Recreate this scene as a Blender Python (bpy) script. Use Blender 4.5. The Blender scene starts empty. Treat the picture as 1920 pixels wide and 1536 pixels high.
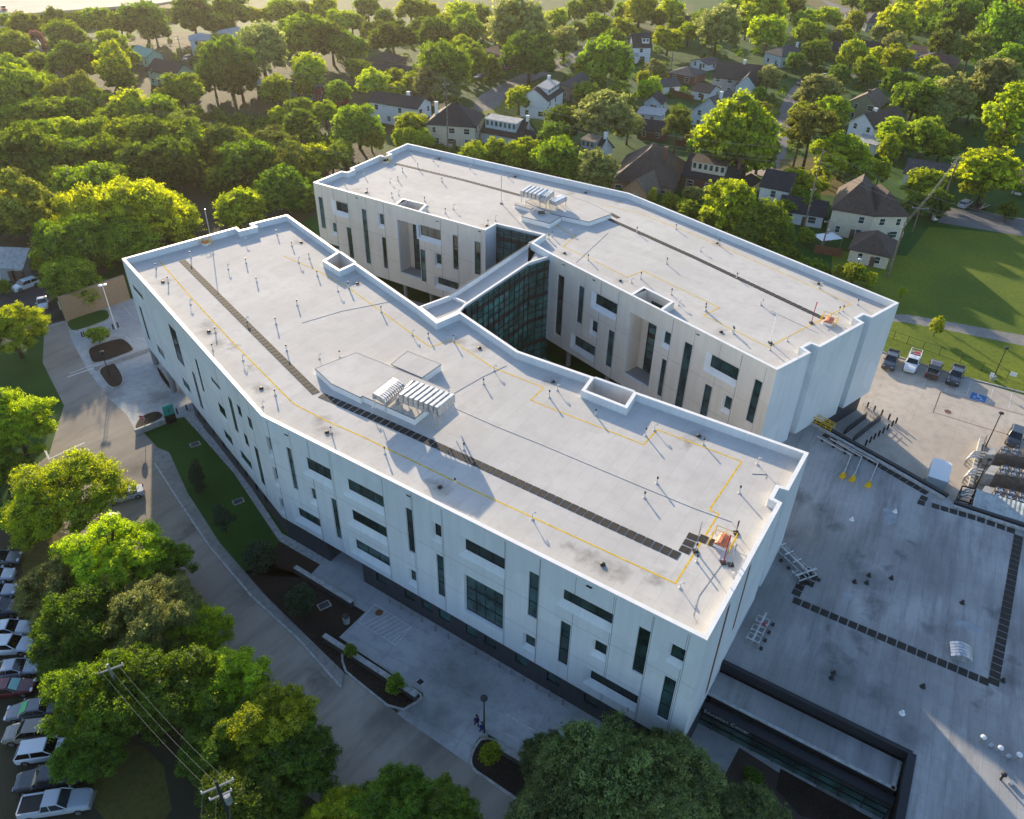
import bpy, math, random
import numpy as np
from mathutils import Vector, Matrix
rad=math.radians
sc=bpy.context.scene
COL=sc.collection
# ------------------------------------------------------------ camera
FPX=1480.0; PITCH=rad(35.65); CAMH=70.0; ROLL=rad(-1.2)
cr_,sr_=math.cos(ROLL),math.sin(ROLL)
XR=Vector((1,0,0)); VD=Vector((0,-math.sin(PITCH),-math.cos(PITCH))); FW=Vector((0,math.cos(PITCH),-math.sin(PITCH)))
right=XR*cr_+VD*sr_; down=VD*cr_-XR*sr_
cam=bpy.data.cameras.new('camera'); camo=bpy.data.objects.new('camera',cam); COL.objects.link(camo)
m=Matrix.Identity(4)
for i in range(3):
    m[i][0]=right[i]; m[i][1]=-down[i]; m[i][2]=-FW[i]
m.translation=Vector((0,0,CAMH)); camo.matrix_world=m
cam.sensor_fit='HORIZONTAL'; cam.sensor_width=36; cam.lens=36*FPX/1920; cam.clip_end=3000; cam.clip_start=0.5
sc.camera=camo
# ------------------------------------------------------------ world, sun, exposure
SUN_EL=rad(14); SUN_AZ=rad(110.5)      # direction towards the sun, measured from +X
W=bpy.data.worlds.new("World"); sc.world=W; W.use_nodes=True
nt=W.node_tree; bg=nt.nodes['Background']; sky=nt.nodes.new('ShaderNodeTexSky')
sky.sky_type='NISHITA'; sky.sun_disc=False; sky.sun_elevation=SUN_EL; sky.sun_rotation=rad(90)-SUN_AZ
sky.air_density=1.0; sky.dust_density=0.8; sky.ozone_density=1.0
tint=nt.nodes.new('ShaderNodeMix'); tint.data_type='RGBA'; tint.blend_type='MULTIPLY'; tint.inputs[0].default_value=1; tint.inputs[7].default_value=(.87,.95,1.10,1)
nt.links.new(sky.outputs[0],tint.inputs[6]); nt.links.new(tint.outputs[2],bg.inputs[0]); bg.inputs[1].default_value=0.15
sl=bpy.data.lights.new('sun','SUN'); sl.energy=5.0; sl.angle=rad(0.6); sl.color=(1.0,0.81,0.57)
so=bpy.data.objects.new('sun',sl); COL.objects.link(so)
sd=Vector((math.cos(SUN_EL)*math.cos(SUN_AZ),math.cos(SUN_EL)*math.sin(SUN_AZ),math.sin(SUN_EL)))
so.rotation_euler=sd.to_track_quat('Z','Y').to_euler(); so.location=(-60,120,150)
sc.view_settings.view_transform='Standard'; sc.view_settings.look='None'; sc.view_settings.gamma=1; sc.view_settings.exposure=0.95
# ------------------------------------------------------------ pixel (1920x1536 photo) -> point on the plane z
def ray(x,y):
    u=(x-960)/FPX; v=(y-768)/FPX
    return FW+right*u+down*v
def G(x,y,z=0.0):
    d=ray(x,y); t=(z-CAMH)/d.z; return Vector((d.x*t,d.y*t,z))
def GP(l,z=0.0): return [G(x,y,z) for x,y in l]
def depth(p): return (Vector(p)-Vector((0,0,CAMH))).dot(FW)
def onface(A,B,x,y):
    e=(B-A).to_2d(); L=e.length; e/=L; n=Vector((-e.y,e.x)); d=ray(x,y)
    t=n.dot(A.to_2d())/n.dot(d.to_2d()); p=d.to_2d()*t
    return (p-A.to_2d()).dot(e), CAMH+d.z*t
# ------------------------------------------------------------ materials
def N(nt,t,**k):
    n=nt.nodes.new('ShaderNode'+t)
    for a,b in k.items(): setattr(n,a,b)
    return n
def mat(name,col,rough=.7,metal=0,noise=0,nscale=3,ndark=.6,bump=0,bscale=20,spec=.3,detail=6):
    m=bpy.data.materials.new(name); m.use_nodes=True; nt=m.node_tree; b=nt.nodes['Principled BSDF']
    b.inputs['Base Color'].default_value=(*col,1); b.inputs['Roughness'].default_value=rough; b.inputs['Metallic'].default_value=metal
    b.inputs['Specular IOR Level'].default_value=spec
    L=nt.links.new
    tc=N(nt,'TexCoord')
    if noise or bump:
        nz=N(nt,'TexNoise'); nz.inputs['Scale'].default_value=nscale; nz.inputs['Detail'].default_value=detail; L(tc.outputs['Object'],nz.inputs['Vector'])
    if noise:
        r=N(nt,'ValToRGB'); r.color_ramp.elements[0].position=.3; r.color_ramp.elements[1].position=.7
        r.color_ramp.elements[0].color=(*[c*ndark for c in col],1); r.color_ramp.elements[1].color=(*[min(1,c*(1+noise)) for c in col],1)
        L(nz.outputs['Fac'],r.inputs[0]); L(r.outputs[0],b.inputs['Base Color'])
    if bump:
        n2=N(nt,'TexNoise'); n2.inputs['Scale'].default_value=bscale; L(tc.outputs['Object'],n2.inputs['Vector'])
        bp=N(nt,'Bump'); bp.inputs['Strength'].default_value=bump; bp.inputs['Distance'].default_value=.05; L(n2.outputs['Fac'],bp.inputs['Height']); L(bp.outputs[0],b.inputs['Normal'])
    return m
def groundmat(name,c1,c2,c3,s1=.05,s2=1.2,joints=None,jrot=0,jcol=.6,streak=None,rough=.9,bump=.2,bs=8):
    """large and small scale patches mixed, optional joint grid (width,height in m) turned by jrot"""
    m=bpy.data.materials.new(name); m.use_nodes=True; nt=m.node_tree; b=nt.nodes['Principled BSDF']; L=nt.links.new
    b.inputs['Roughness'].default_value=rough; b.inputs['Specular IOR Level'].default_value=.25
    g=N(nt,'NewGeometry'); mp=N(nt,'Mapping'); mp.inputs['Rotation'].default_value=(0,0,jrot); L(g.outputs['Position'],mp.inputs['Vector'])
    a=N(nt,'TexNoise'); a.inputs['Scale'].default_value=s1; a.inputs['Detail'].default_value=5; L(mp.outputs[0],a.inputs['Vector'])
    ra=N(nt,'ValToRGB'); ra.color_ramp.elements[0].position=.38; ra.color_ramp.elements[1].position=.62
    ra.color_ramp.elements[0].color=(*c1,1); ra.color_ramp.elements[1].color=(*c2,1); L(a.outputs['Fac'],ra.inputs[0])
    s=N(nt,'TexNoise'); s.inputs['Scale'].default_value=s2; s.inputs['Detail'].default_value=9; s.inputs['Roughness'].default_value=.7
    if streak:
        ms=N(nt,'Mapping'); ms.inputs['Scale'].default_value=streak; L(mp.outputs[0],ms.inputs['Vector']); L(ms.outputs[0],s.inputs['Vector'])
    else: L(mp.outputs[0],s.inputs['Vector'])
    rs=N(nt,'ValToRGB'); rs.color_ramp.elements[0].position=.45; rs.color_ramp.elements[1].position=.75; L(s.outputs['Fac'],rs.inputs[0])
    mx=N(nt,'Mix',data_type='RGBA'); L(rs.outputs[0],mx.inputs[0]); L(ra.outputs[0],mx.inputs[6]); mx.inputs[7].default_value=(*c3,1)
    out=mx.outputs[2]
    if joints:
        br=N(nt,'TexBrick'); br.offset=0.5 if len(joints)>2 else 0; br.inputs['Scale'].default_value=1; br.inputs['Mortar Size'].default_value=.035; br.inputs['Mortar Smooth'].default_value=.3
        br.inputs['Brick Width'].default_value=joints[0]; br.inputs['Row Height'].default_value=joints[1]
        br.inputs['Color1'].default_value=(1,1,1,1); br.inputs['Color2'].default_value=(.94,.94,.94,1); br.inputs['Mortar'].default_value=(jcol,jcol,jcol,1)
        L(mp.outputs[0],br.inputs['Vector'])
        m2=N(nt,'Mix',data_type='RGBA',blend_type='MULTIPLY'); m2.inputs[0].default_value=1; L(out,m2.inputs[6]); L(br.outputs['Color'],m2.inputs[7]); out=m2.outputs[2]
    m['out']=0
    L(out,b.inputs['Base Color'])
    n2=N(nt,'TexNoise'); n2.inputs['Scale'].default_value=bs; n2.inputs['Detail'].default_value=5; L(g.outputs['Position'],n2.inputs['Vector'])
    bp=N(nt,'Bump'); bp.inputs['Strength'].default_value=bump; bp.inputs['Distance'].default_value=.08; L(n2.outputs['Fac'],bp.inputs['Height']); L(bp.outputs[0],b.inputs['Normal'])
    return m
def add_stains(m,pts,col=(.12,.11,.10),amt=.75):
    """dirt rings at the drains: darkening with a shape of its own around given world points"""
    nt=m.node_tree; L=nt.links.new; b=nt.nodes['Principled BSDF']; src=b.inputs['Base Color'].links[0].from_socket
    g=N(nt,'NewGeometry'); nz=N(nt,'TexNoise'); nz.inputs['Scale'].default_value=.9; nz.inputs['Detail'].default_value=7; L(g.outputs['Position'],nz.inputs['Vector'])
    sub=N(nt,'VectorMath',operation='MULTIPLY_ADD'); L(nz.outputs['Color'],sub.inputs[0]); sub.inputs[1].default_value=(3.2,3.2,0); L(g.outputs['Position'],sub.inputs[2])
    acc=None
    for p,r in pts:
        d=N(nt,'VectorMath',operation='DISTANCE'); L(sub.outputs[0],d.inputs[0]); d.inputs[1].default_value=(p[0]+1.6,p[1]+1.6,p[2])
        q=N(nt,'MapRange'); q.inputs[1].default_value=0; q.inputs[2].default_value=r; q.inputs[3].default_value=1; q.inputs[4].default_value=0; L(d.outputs['Value'],q.inputs[0])
        if acc is None: acc=q.outputs[0]
        else:
            mxm=N(nt,'Math',operation='MAXIMUM'); L(acc,mxm.inputs[0]); L(q.outputs[0],mxm.inputs[1]); acc=mxm.outputs[0]
    k=N(nt,'Math',operation='MULTIPLY'); L(acc,k.inputs[0]); k.inputs[1].default_value=amt
    mx=N(nt,'Mix',data_type='RGBA'); L(k.outputs[0],mx.inputs[0]); L(src,mx.inputs[6]); mx.inputs[7].default_value=(*col,1); L(mx.outputs[2],b.inputs['Base Color'])
def glass(name,col,rough=.06,spec=.9):
    m=bpy.data.materials.new(name); m.use_nodes=True; nt=m.node_tree; b=nt.nodes['Principled BSDF']; L=nt.links.new
    b.inputs['Roughness'].default_value=rough; b.inputs['Specular IOR Level'].default_value=spec
    g=N(nt,'NewGeometry'); nz=N(nt,'TexNoise'); nz.inputs['Scale'].default_value=.45; nz.inputs['Detail'].default_value=2; L(g.outputs['Position'],nz.inputs['Vector'])
    r=N(nt,'ValToRGB'); r.color_ramp.elements[0].position=.4; r.color_ramp.elements[1].position=.65; r.color_ramp.elements[0].color=(*[c*.35 for c in col],1); r.color_ramp.elements[1].color=(*col,1)
    oi=N(nt,'ObjectInfo'); mv=N(nt,'MapRange'); mv.inputs[3].default_value=.35; mv.inputs[4].default_value=1.9; L(oi.outputs['Random'],mv.inputs[0]); hs=N(nt,'HueSaturation'); L(mv.outputs[0],hs.inputs['Value']); L(nz.outputs['Fac'],r.inputs[0]); L(r.outputs[0],hs.inputs['Color']); L(hs.outputs[0],b.inputs['Base Color']); return m
def leafmat(name,c1,c2,tr=.45):
    m=bpy.data.materials.new(name); m.use_nodes=True; nt=m.node_tree; L=nt.links.new
    for n in list(nt.nodes): nt.nodes.remove(n)
    out=N(nt,'OutputMaterial'); at=N(nt,'Attribute'); at.attribute_name='tone'; oi=N(nt,'ObjectInfo')
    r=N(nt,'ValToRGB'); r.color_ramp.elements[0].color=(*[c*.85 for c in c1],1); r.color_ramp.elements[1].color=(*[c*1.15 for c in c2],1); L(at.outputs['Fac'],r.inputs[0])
    hs=N(nt,'HueSaturation'); mr=N(nt,'MapRange'); mr.inputs[3].default_value=.487; mr.inputs[4].default_value=.522; L(oi.outputs['Random'],mr.inputs[0]); L(mr.outputs[0],hs.inputs['Hue'])
    mv=N(nt,'MapRange'); mv.inputs[3].default_value=.7; mv.inputs[4].default_value=1.25
    ml=N(nt,'Math',operation='MULTIPLY'); ml.inputs[1].default_value=7.31; fr=N(nt,'Math',operation='FRACT'); L(oi.outputs['Random'],ml.inputs[0]); L(ml.outputs[0],fr.inputs[0]); L(fr.outputs[0],mv.inputs[0]); L(mv.outputs[0],hs.inputs['Value'])
    L(r.outputs[0],hs.inputs['Color'])
    d=N(nt,'BsdfDiffuse'); L(hs.outputs[0],d.inputs[0])
    t=N(nt,'BsdfTranslucent'); hs2=N(nt,'HueSaturation'); hs2.inputs['Hue'].default_value=.482; hs2.inputs['Saturation'].default_value=1.1; hs2.inputs['Value'].default_value=1.7; L(hs.outputs[0],hs2.inputs['Color']); L(hs2.outputs[0],t.inputs[0])
    gl=N(nt,'BsdfGlossy'); gl.inputs['Roughness'].default_value=.5; gl.inputs[0].default_value=(.5,.5,.45,1)
    mx=N(nt,'MixShader'); mx.inputs[0].default_value=tr; L(d.outputs[0],mx.inputs[1]); L(t.outputs[0],mx.inputs[2])
    m2=N(nt,'MixShader'); m2.inputs[0].default_value=.04; L(mx.outputs[0],m2.inputs[1]); L(gl.outputs[0],m2.inputs[2]); L(m2.outputs[0],out.inputs[0]); return m
# ------------------------------------------------------------ mesh builder
class MB:
    def __init__(s): s.v=[]; s.f=[]; s.mi=[]; s.mats=[]
    def m(s,mt):
        if mt not in s.mats: s.mats.append(mt)
        return s.mats.index(mt)
    def face(s,pts,mt):
        k=len(s.v); s.v+= [tuple(p) for p in pts]; s.f.append(tuple(range(k,k+len(pts)))); s.mi.append(s.m(mt))
    def box(s,c,size,mt,rz=0,taper=1,top=None):
        """c = centre of the bottom face"""
        cx,cy,cz=c; a,b,h=size[0]/2,size[1]/2,size[2]; co,si=math.cos(rz),math.sin(rz)
        P=lambda x,y,z:(cx+x*co-y*si,cy+x*si+y*co,cz+z)
        q=[P(-a,-b,0),P(a,-b,0),P(a,b,0),P(-a,b,0)]; t=[P(-a*taper,-b*taper,h),P(a*taper,-b*taper,h),P(a*taper,b*taper,h),P(-a*taper,b*taper,h)]
        k=len(s.v); s.v+=q+t; i=s.m(mt)
        for f in ((3,2,1,0),(0,1,5,4),(1,2,6,5),(2,3,7,6),(3,0,4,7)): s.f.append(tuple(k+x for x in f)); s.mi.append(i)
        s.f.append((k+4,k+5,k+6,k+7)); s.mi.append(s.m(top) if top else i)
    def prism(s,poly,z0,z1,mt,top=None,bottom=True):
        n=len(poly); P=[Vector((p[0],p[1])) for p in poly]
        ar=sum(P[i].x*P[(i+1)%n].y-P[(i+1)%n].x*P[i].y for i in range(n))
        if ar<0: P=P[::-1]
        k=len(s.v); s.v+=[(p.x,p.y,z0) for p in P]+[(p.x,p.y,z1) for p in P]; i=s.m(mt)
        for j in range(n):
            a,b=j,(j+1)%n; s.f.append((k+a,k+b,k+n+b,k+n+a)); s.mi.append(i)
        s.f.append(tuple(k+n+j for j in range(n))); s.mi.append(s.m(top) if top else i)
        if bottom: s.f.append(tuple(k+n-1-j for j in range(n))); s.mi.append(i)
    def tube(s,path,r,mt,n=6,cap=True):
        path=[Vector(p) for p in path]; R=r if isinstance(r,(list,tuple)) else [r]*len(path); k=len(s.v); i=s.m(mt)
        for j,p in enumerate(path):
            d=(path[min(j+1,len(path)-1)]-path[max(j-1,0)]).normalized()
            u=d.cross(Vector((0,0,1)))
            if u.length<.05: u=d.cross(Vector((1,0,0)))
            u.normalize(); w=d.cross(u)
            for a in range(n):
                t=2*math.pi*a/n; s.v.append(tuple(p+(u*math.cos(t)+w*math.sin(t))*R[j]))
        for j in range(len(path)-1):
            for a in range(n):
                b=(a+1)%n; s.f.append((k+j*n+a,k+(j+1)*n+a,k+(j+1)*n+b,k+j*n+b)); s.mi.append(i)
        if cap:
            s.f.append(tuple(k+a for a in range(n))); s.mi.append(i); e=k+(len(path)-1)*n; s.f.append(tuple(e+n-1-a for a in range(n))); s.mi.append(i)
    def beam(s,a,b,w,h,mt):
        """bar from a to b, w wide, h high, a and b on its bottom"""
        a=Vector(a); b=Vector(b); d=(b-a); e=Vector((-d.y,d.x,0)); e=e.normalized()*w/2 if e.length>1e-6 else Vector((w/2,0,0)); z=Vector((0,0,h))
        q=[a-e,b-e,b+e,a+e]; k=len(s.v); i=s.m(mt); s.v+=[tuple(p) for p in q]+[tuple(p+z) for p in q]
        for f in ((3,2,1,0),(4,5,6,7),(0,1,5,4),(1,2,6,5),(2,3,7,6),(3,0,4,7)): s.f.append(tuple(k+x for x in f)); s.mi.append(i)
    def build(s,name,parent=None,smooth=False,world=True):
        me=bpy.data.meshes.new(name); me.from_pydata(s.v,[],s.f); me.update()
        for mt in s.mats: me.materials.append(mt)
        me.polygons.foreach_set('material_index',s.mi)
        if smooth: me.polygons.foreach_set('use_smooth',[True]*len(me.polygons))
        o=bpy.data.objects.new(name,me); COL.objects.link(o)
        if parent:
            o.parent=parent
            if world:
                p=parent; off=Vector((0,0,0))
                while p: off+=p.location; p=p.parent
                o.location=-off
        return o
def tag(o,label=None,cat=None,group=None,kind=None):
    if label: o['label']=label
    if cat: o['category']=cat
    if group: o['group']=group
    if kind: o['kind']=kind
    return o
def thing(name,label,cat,loc=(0,0,0),rz=0,group=None):
    o=bpy.data.objects.new(name,None); COL.objects.link(o); o.empty_display_size=.1
    o.location=loc; o.rotation_euler=(0,0,rz); return tag(o,label,cat,group)
def dup(root,loc,rz=0,label=None,group=None,scale=None):
    def cp(o,par):
        c=o.copy(); COL.objects.link(c); c.parent=par
        for ch in kids.get(o.name,[]): cp(ch,c)
        return c
    kids={}
    def walk(o):
        kids[o.name]=list(o.children)
        for c in o.children: walk(c)
    walk(root); c=cp(root,None); c.location=loc; c.rotation_euler=(0,0,rz)
    if scale: c.scale=(scale,)*3 if not isinstance(scale,tuple) else scale
    if label: c['label']=label
    if group: c['group']=group
    return c
# ------------------------------------------------------------ palette
M={}
M['panel']=mat('white_wall_panel',(.66,.665,.67),.45,noise=.06,nscale=.35,ndark=.92)
M['panel_bounce']=mat('bounce_tinted_wall_panel',(.68,.62,.54),.5,noise=.06,nscale=.35,ndark=.92)
def facademat(name,col):
    m=mat(name,col,.5); nt=m.node_tree; L=nt.links.new; b=nt.nodes['Principled BSDF']; g=N(nt,'NewGeometry')
    mp=N(nt,'Mapping'); mp.inputs['Scale'].default_value=(1.6,1.6,.09); L(g.outputs['Position'],mp.inputs['Vector']); n1=N(nt,'TexNoise'); n1.inputs['Scale'].default_value=1; n1.inputs['Detail'].default_value=7; n1.inputs['Roughness'].default_value=.65; L(mp.outputs[0],n1.inputs['Vector'])
    r1=N(nt,'ValToRGB'); r1.color_ramp.elements[0].position=.33; r1.color_ramp.elements[1].position=.6; r1.color_ramp.elements[0].color=(.925,.92,.91,1); r1.color_ramp.elements[1].color=(1,1,1,1); L(n1.outputs['Fac'],r1.inputs[0])
    mp2=N(nt,'Mapping'); mp2.inputs['Scale'].default_value=(.28,.28,.235); L(g.outputs['Position'],mp2.inputs['Vector']); v=N(nt,'TexVoronoi',distance='CHEBYCHEV'); v.inputs['Scale'].default_value=1; L(mp2.outputs[0],v.inputs['Vector'])
    sp=N(nt,'SeparateColor'); L(v.outputs['Color'],sp.inputs[0]); q=N(nt,'MapRange'); q.inputs[3].default_value=.94; q.inputs[4].default_value=1.03; L(sp.outputs[0],q.inputs[0])
    a=N(nt,'Mix',data_type='RGBA',blend_type='MULTIPLY'); a.inputs[0].default_value=1; a.inputs[6].default_value=(*col,1); L(r1.outputs[0],a.inputs[7])
    h=N(nt,'HueSaturation'); L(a.outputs[2],h.inputs['Color']); L(q.outputs[0],h.inputs['Value']); L(h.outputs[0],b.inputs['Base Color']); return m
M['panel']=facademat('white_wall_panel',(.66,.69,.71)); M['panel_bounce']=facademat('bounce_tinted_wall_panel',(.68,.62,.54))  # second panel is white with courtyard bounce light painted into its colour
M['coping']=mat('white_coping',(.80,.79,.76),.4,noise=.05,nscale=.8,ndark=.93)
M['membrane']=groundmat('white_roof_membrane',(.52,.50,.465),(.58,.56,.52),(.47,.45,.42),.09,.5,joints=(9,1.9,1),jrot=-rad(58),jcol=.86,rough=.9,bump=.05)
M['joint']=mat('panel_joint',(.22,.23,.25),.8)
M['glass']=glass('dark_window_glass',(.035,.085,.085))
M['glass2']=glass('teal_curtain_glass',(.035,.14,.125),.06)
M['black']=mat('black_metal',(.012,.013,.015),.5)
M['base']=mat('charcoal_base_wall',(.045,.050,.058),.6,noise=.3,nscale=2,ndark=.8)
M['darkw']=mat('dark_fascia',(.02,.022,.026),.5)
M['wood']=mat('brown_wood_cladding',(.16,.065,.03),.6,noise=.3,nscale=3)
M['soffit']=mat('soffit',(.25,.25,.25),.8)
M['conc']=groundmat('plaza_concrete',(.36,.37,.37),(.48,.49,.48),(.28,.285,.29),.09,.7,joints=(6,4.5),jrot=rad(28),jcol=.72)
M['lot']=groundmat('parking_concrete',(.42,.37,.31),(.50,.45,.38),(.35,.31,.27),.07,.6,joints=(9,6),jrot=rad(-58),jcol=.8)
M['road']=groundmat('road_surface',(.26,.23,.195),(.36,.32,.27),(.18,.16,.14),.06,.35,streak=(1,.18,1),jrot=rad(35))
M['asph']=groundmat('asphalt',(.050,.051,.055),(.075,.076,.08),(.035,.036,.04),.1,.8)
M['street']=groundmat('street_asphalt',(.15,.145,.15),(.19,.185,.18),(.12,.115,.11),.08,.8)
M['side']=groundmat('sidewalk_concrete',(.22,.215,.20),(.29,.28,.26),(.16,.155,.145),.2,1.2,joints=(1.6,1.6),jrot=rad(35),jcol=.75)
M['lawn']=groundmat('lawn_grass',(.016,.075,.005),(.028,.10,.008),(.014,.055,.005),.15,2.5,bump=.8,bs=18)
M['mulch']=groundmat('dark_mulch',(.018,.012,.009),(.035,.022,.016),(.05,.04,.03),.3,3,bump=1,bs=14)
M['curb']=mat('curb_concrete',(.42,.42,.40),.8,noise=.1,nscale=2)
M['paint']=mat('white_road_paint',(.62,.62,.62),.6,noise=.1,nscale=4,ndark=.6)
M['yellow']=mat('yellow_paint',(.72,.47,.03),.95,spec=.05,noise=.2,nscale=2,ndark=.75)
M['pad']=mat('dark_rubber_pad',(.030,.028,.025),.8,noise=.3,nscale=6)
M['galv']=mat('galvanised_steel',(.55,.56,.57),.35,metal=.6,noise=.1,nscale=3)
M['white']=mat('white_paint',(.78,.78,.76),.4)
M['red']=mat('red_paint',(.42,.02,.04),.5)
M['orange']=mat('orange_hatch_cover',(.52,.17,.08),.5)
M['pipe']=mat('pipe_paint',(.62,.60,.55),.5)
M['dkpipe']=mat('dark_pipe_cap',(.03,.03,.03),.5)
M['trunk']=mat('tree_bark',(.09,.065,.045),.9,noise=.4,nscale=3)
M['pole']=mat('weathered_wood_pole',(.20,.165,.13),.85,noise=.3,nscale=2)
M['wire']=mat('overhead_wire',(.22,.22,.20),.5)
random.seed(4)
# ============================================================ MAIN BUILDING WINGS
R=18.84; ZB=3.8; DECK=R-1.0
def inset(poly,w):
    P=[Vector((p[0],p[1])) for p in poly]; n=len(P)
    ar=sum(P[i].x*P[(i+1)%n].y-P[(i+1)%n].x*P[i].y for i in range(n)); sg=1 if ar>0 else -1
    out=[]
    for i in range(n):
        a,b,c=P[i-1],P[i],P[(i+1)%n]; u=(b-a).normalized(); v=(c-b).normalized()
        n1=Vector((-u.y,u.x))*sg; n2=Vector((-v.y,v.x))*sg; k=(n1+n2)
        q=max(.35,(1+n1.dot(n2))); out.append(b+k*(w/q))
    return out
def parapet(mb,poly,w,z0,z1,mt,mside):
    q=inset(poly,w); n=len(poly)
    for i in range(n):
        a,b=poly[i],poly[(i+1)%n]; c,d=q[(i+1)%n],q[i]
        mb.face([(a[0],a[1],z1),(b[0],b[1],z1),(c.x,c.y,z1),(d.x,d.y,z1)],mt)
        mb.face([(d.x,d.y,z1),(c.x,c.y,z1),(c.x,c.y,z0),(d.x,d.y,z0)],mside)
    return q
def wall(mb,A,B,z0,z1,holes,mt,rev=None,shallow=None):
    """outer face from A to B (outside on the right hand of A->B seen from above is the -n side); holes: (s0,s1,h0,h1,depth,l,r,b,t)"""
    e=(B-A).to_2d(); L=e.length; e/=L; n=Vector((-e.y,e.x)); rev=rev or mt
    P=lambda s,z,d=0:(A.x+e.x*s+n.x*d,A.y+e.y*s+n.y*d,z)
    H=[]
    for (s0,s1,h0,h1,dp,l,r,b,t) in holes:
        H.append((max(0.02,s0-l),min(L-.02,s1+r),max(z0+.05,h0-b),min(z1-.05,h1+t)))
    S=sorted(set([0,L]+[x for h in H for x in h[:2]])); Z=sorted(set([z0,z1]+[x for h in H for x in h[2:]]))
    for i in range(len(S)-1):
        for j in range(len(Z)-1):
            cs=(S[i]+S[i+1])/2; cz=(Z[j]+Z[j+1])/2
            if any(h[0]<cs<h[1] and h[2]<cz<h[3] for h in H): continue
            mb.face([P(S[i],Z[j]),P(S[i+1],Z[j]),P(S[i+1],Z[j+1]),P(S[i],Z[j+1])],mt)
    for hh,h in zip(holes,H):
        s0,s1,h0,h1,dp=hh[:5]; a=[(h[0],h[2]),(h[1],h[2]),(h[1],h[3]),(h[0],h[3])]; b=[(s0,h0),(s1,h0),(s1,h1),(s0,h1)]
        for i in range(4):
            j=(i+1)%4; mb.face([P(*a[i]),P(*b[i],dp),P(*b[j],dp),P(*a[j])][::-1],rev)
    return P,L
def window(parent,A,B,s0,s1,h0,h1,dp,cols=1,rows=1,mg=None,fr=.06,name='window',sill=False):
    e=(B-A).to_2d(); e.normalize(); n=Vector((-e.y,e.x)); mg=mg or M['glass']
    P=lambda s,z,d=0:Vector((A.x+e.x*s+n.x*d,A.y+e.y*s+n.y*d,z))
    g=MB(); g.face([P(s0,h0,dp),P(s1,h0,dp),P(s1,h1,dp),P(s0,h1,dp)],mg)
    f=g
    def bar(a,b,c,d):
        o=dp-.05
        q=[P(a,c,o),P(b,c,o),P(b,d,o),P(a,d,o)]; f.face(q,M['black'])
        w=[P(a,c,dp),P(b,c,dp),P(b,d,dp),P(a,d,dp)]
        for i in range(4): f.face([w[i],w[(i+1)%4],q[(i+1)%4],q[i]],M['black'])
    bar(s0,s1,h0,h0+fr); bar(s0,s1,h1-fr,h1); bar(s0,s0+fr,h0+fr,h1-fr); bar(s1-fr,s1,h0+fr,h1-fr)
    for i in range(1,cols):
        x=s0+(s1-s0)*i/cols; bar(x-fr*.4,x+fr*.4,h0+fr,h1-fr)
    for i in range(1,rows):
        z=h0+(h1-h0)*i/rows; bar(s0+fr,s1-fr,z-fr*.8,z+fr*.8)
    return f.build(name,parent)
def joints(mb,P,L,z0,z1,holes,lines,mt):
    """thin groove strips, 3 mm proud, broken where an opening lies"""
    for s in lines:
        if s<.2 or s>L-.2: continue
        segs=[(z0+.02,z1-.35)]
        for h in holes:
            a,b,c,d=h[0]-h[5],h[1]+h[6],h[2]-h[7],h[3]+h[8]
            if a-.03<s<b+.03:
                ns=[]
                for u,v in segs:
                    if d<=u or c>=v: ns.append((u,v))
                    else:
                        if c>u: ns.append((u,c))
                        if d<v: ns.append((d,v))
                segs=ns
        for u,v in segs:
            if v-u<.3: continue
            mb.face([P(s-.025,u,-.003),P(s+.025,u,-.003),P(s+.025,v,-.003),P(s-.025,v,-.003)],mt)
def facade(root,wb,A,B,z0,z1,specs,mt,rev=None,extra=(),dscale=1):
    holes=[]; wins=[]
    Lw=(B-A).to_2d().length
    e_=(B-A).normalized(); nn_=Vector((-e_.y,e_.x,0))
    for sp in specs:
        k,x0,y0,x1,y1=sp[:5]; dp={'w':.42,'c':.42,'s':.38,'g':.4}.get(k,.2)*dscale
        A1=A+nn_*dp; B1=B+nn_*dp
        s0,h1=onface(A1,B1,x0,y0); s1,h0=onface(A1,B1,x1,y1)
        if s1<s0+.35: s1=s0+ (0.9 if k=='n' else .5)
        h0=max(h0,z0+.3); h1=min(h1,z1-.9)
        s0=max(.03,s0); s1=min(Lw-.03,s1); t_=dp*.85+.02
        if k=='w': hh=(s0,s1,h0,h1,dp,.7,.06,.85,t_)
        elif k=='c': hh=(s0,s1,h0,h1,dp,.03,.06,.85,t_)
        elif k=='s': hh=(s0,s1,h0,h1,dp,.25,.05,.65,t_)
        elif k=='g': hh=(s0,s1,h0,h1,dp,.06,.06,.06,t_)
        else: hh=(s0,s1,h0,h1,dp,.02,.02,.02,t_)
        if dscale<1: hh=hh[:6]+(.3,)+hh[7:]
        holes.append(hh); wins.append((k,s0,s1,h0,h1,hh[4]))
    allh=holes+list(extra)
    P,L=wall(wb,A,B,z0,z1,allh,mt,rev)
    for k,s0,s1,h0,h1,dp in wins:
        w=s1-s0; h=h1-h0
        window(root,A,B,s0,s1,h0,h1,dp,cols={'w':3,'c':2,'g':4}.get(k,1),rows={'n':max(2,round(h/2.2)),'g':3}.get(k,1))
    joints(wb,P,L,z0,z1,allh,[h[1]+.12 for h in holes if h[1]-h[0]>.5 ][::1],M['joint'])
    # horizontal shadow-gap joints at the floors
    for zf in (8.1,12.4):
        S=sorted([0.0,L]+[x for h in allh if h[2]-h[7]<zf<h[3]+h[8] for x in (h[0]-h[5],h[1]+h[6])])
        for a,b in zip(S[::2],S[1::2]):
            if b-a>2: wb.face([P(a,zf,-.002),P(b,zf,-.002),P(b,zf+.035,-.002),P(a,zf+.035,-.002)],M['joint'])
    return P
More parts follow.
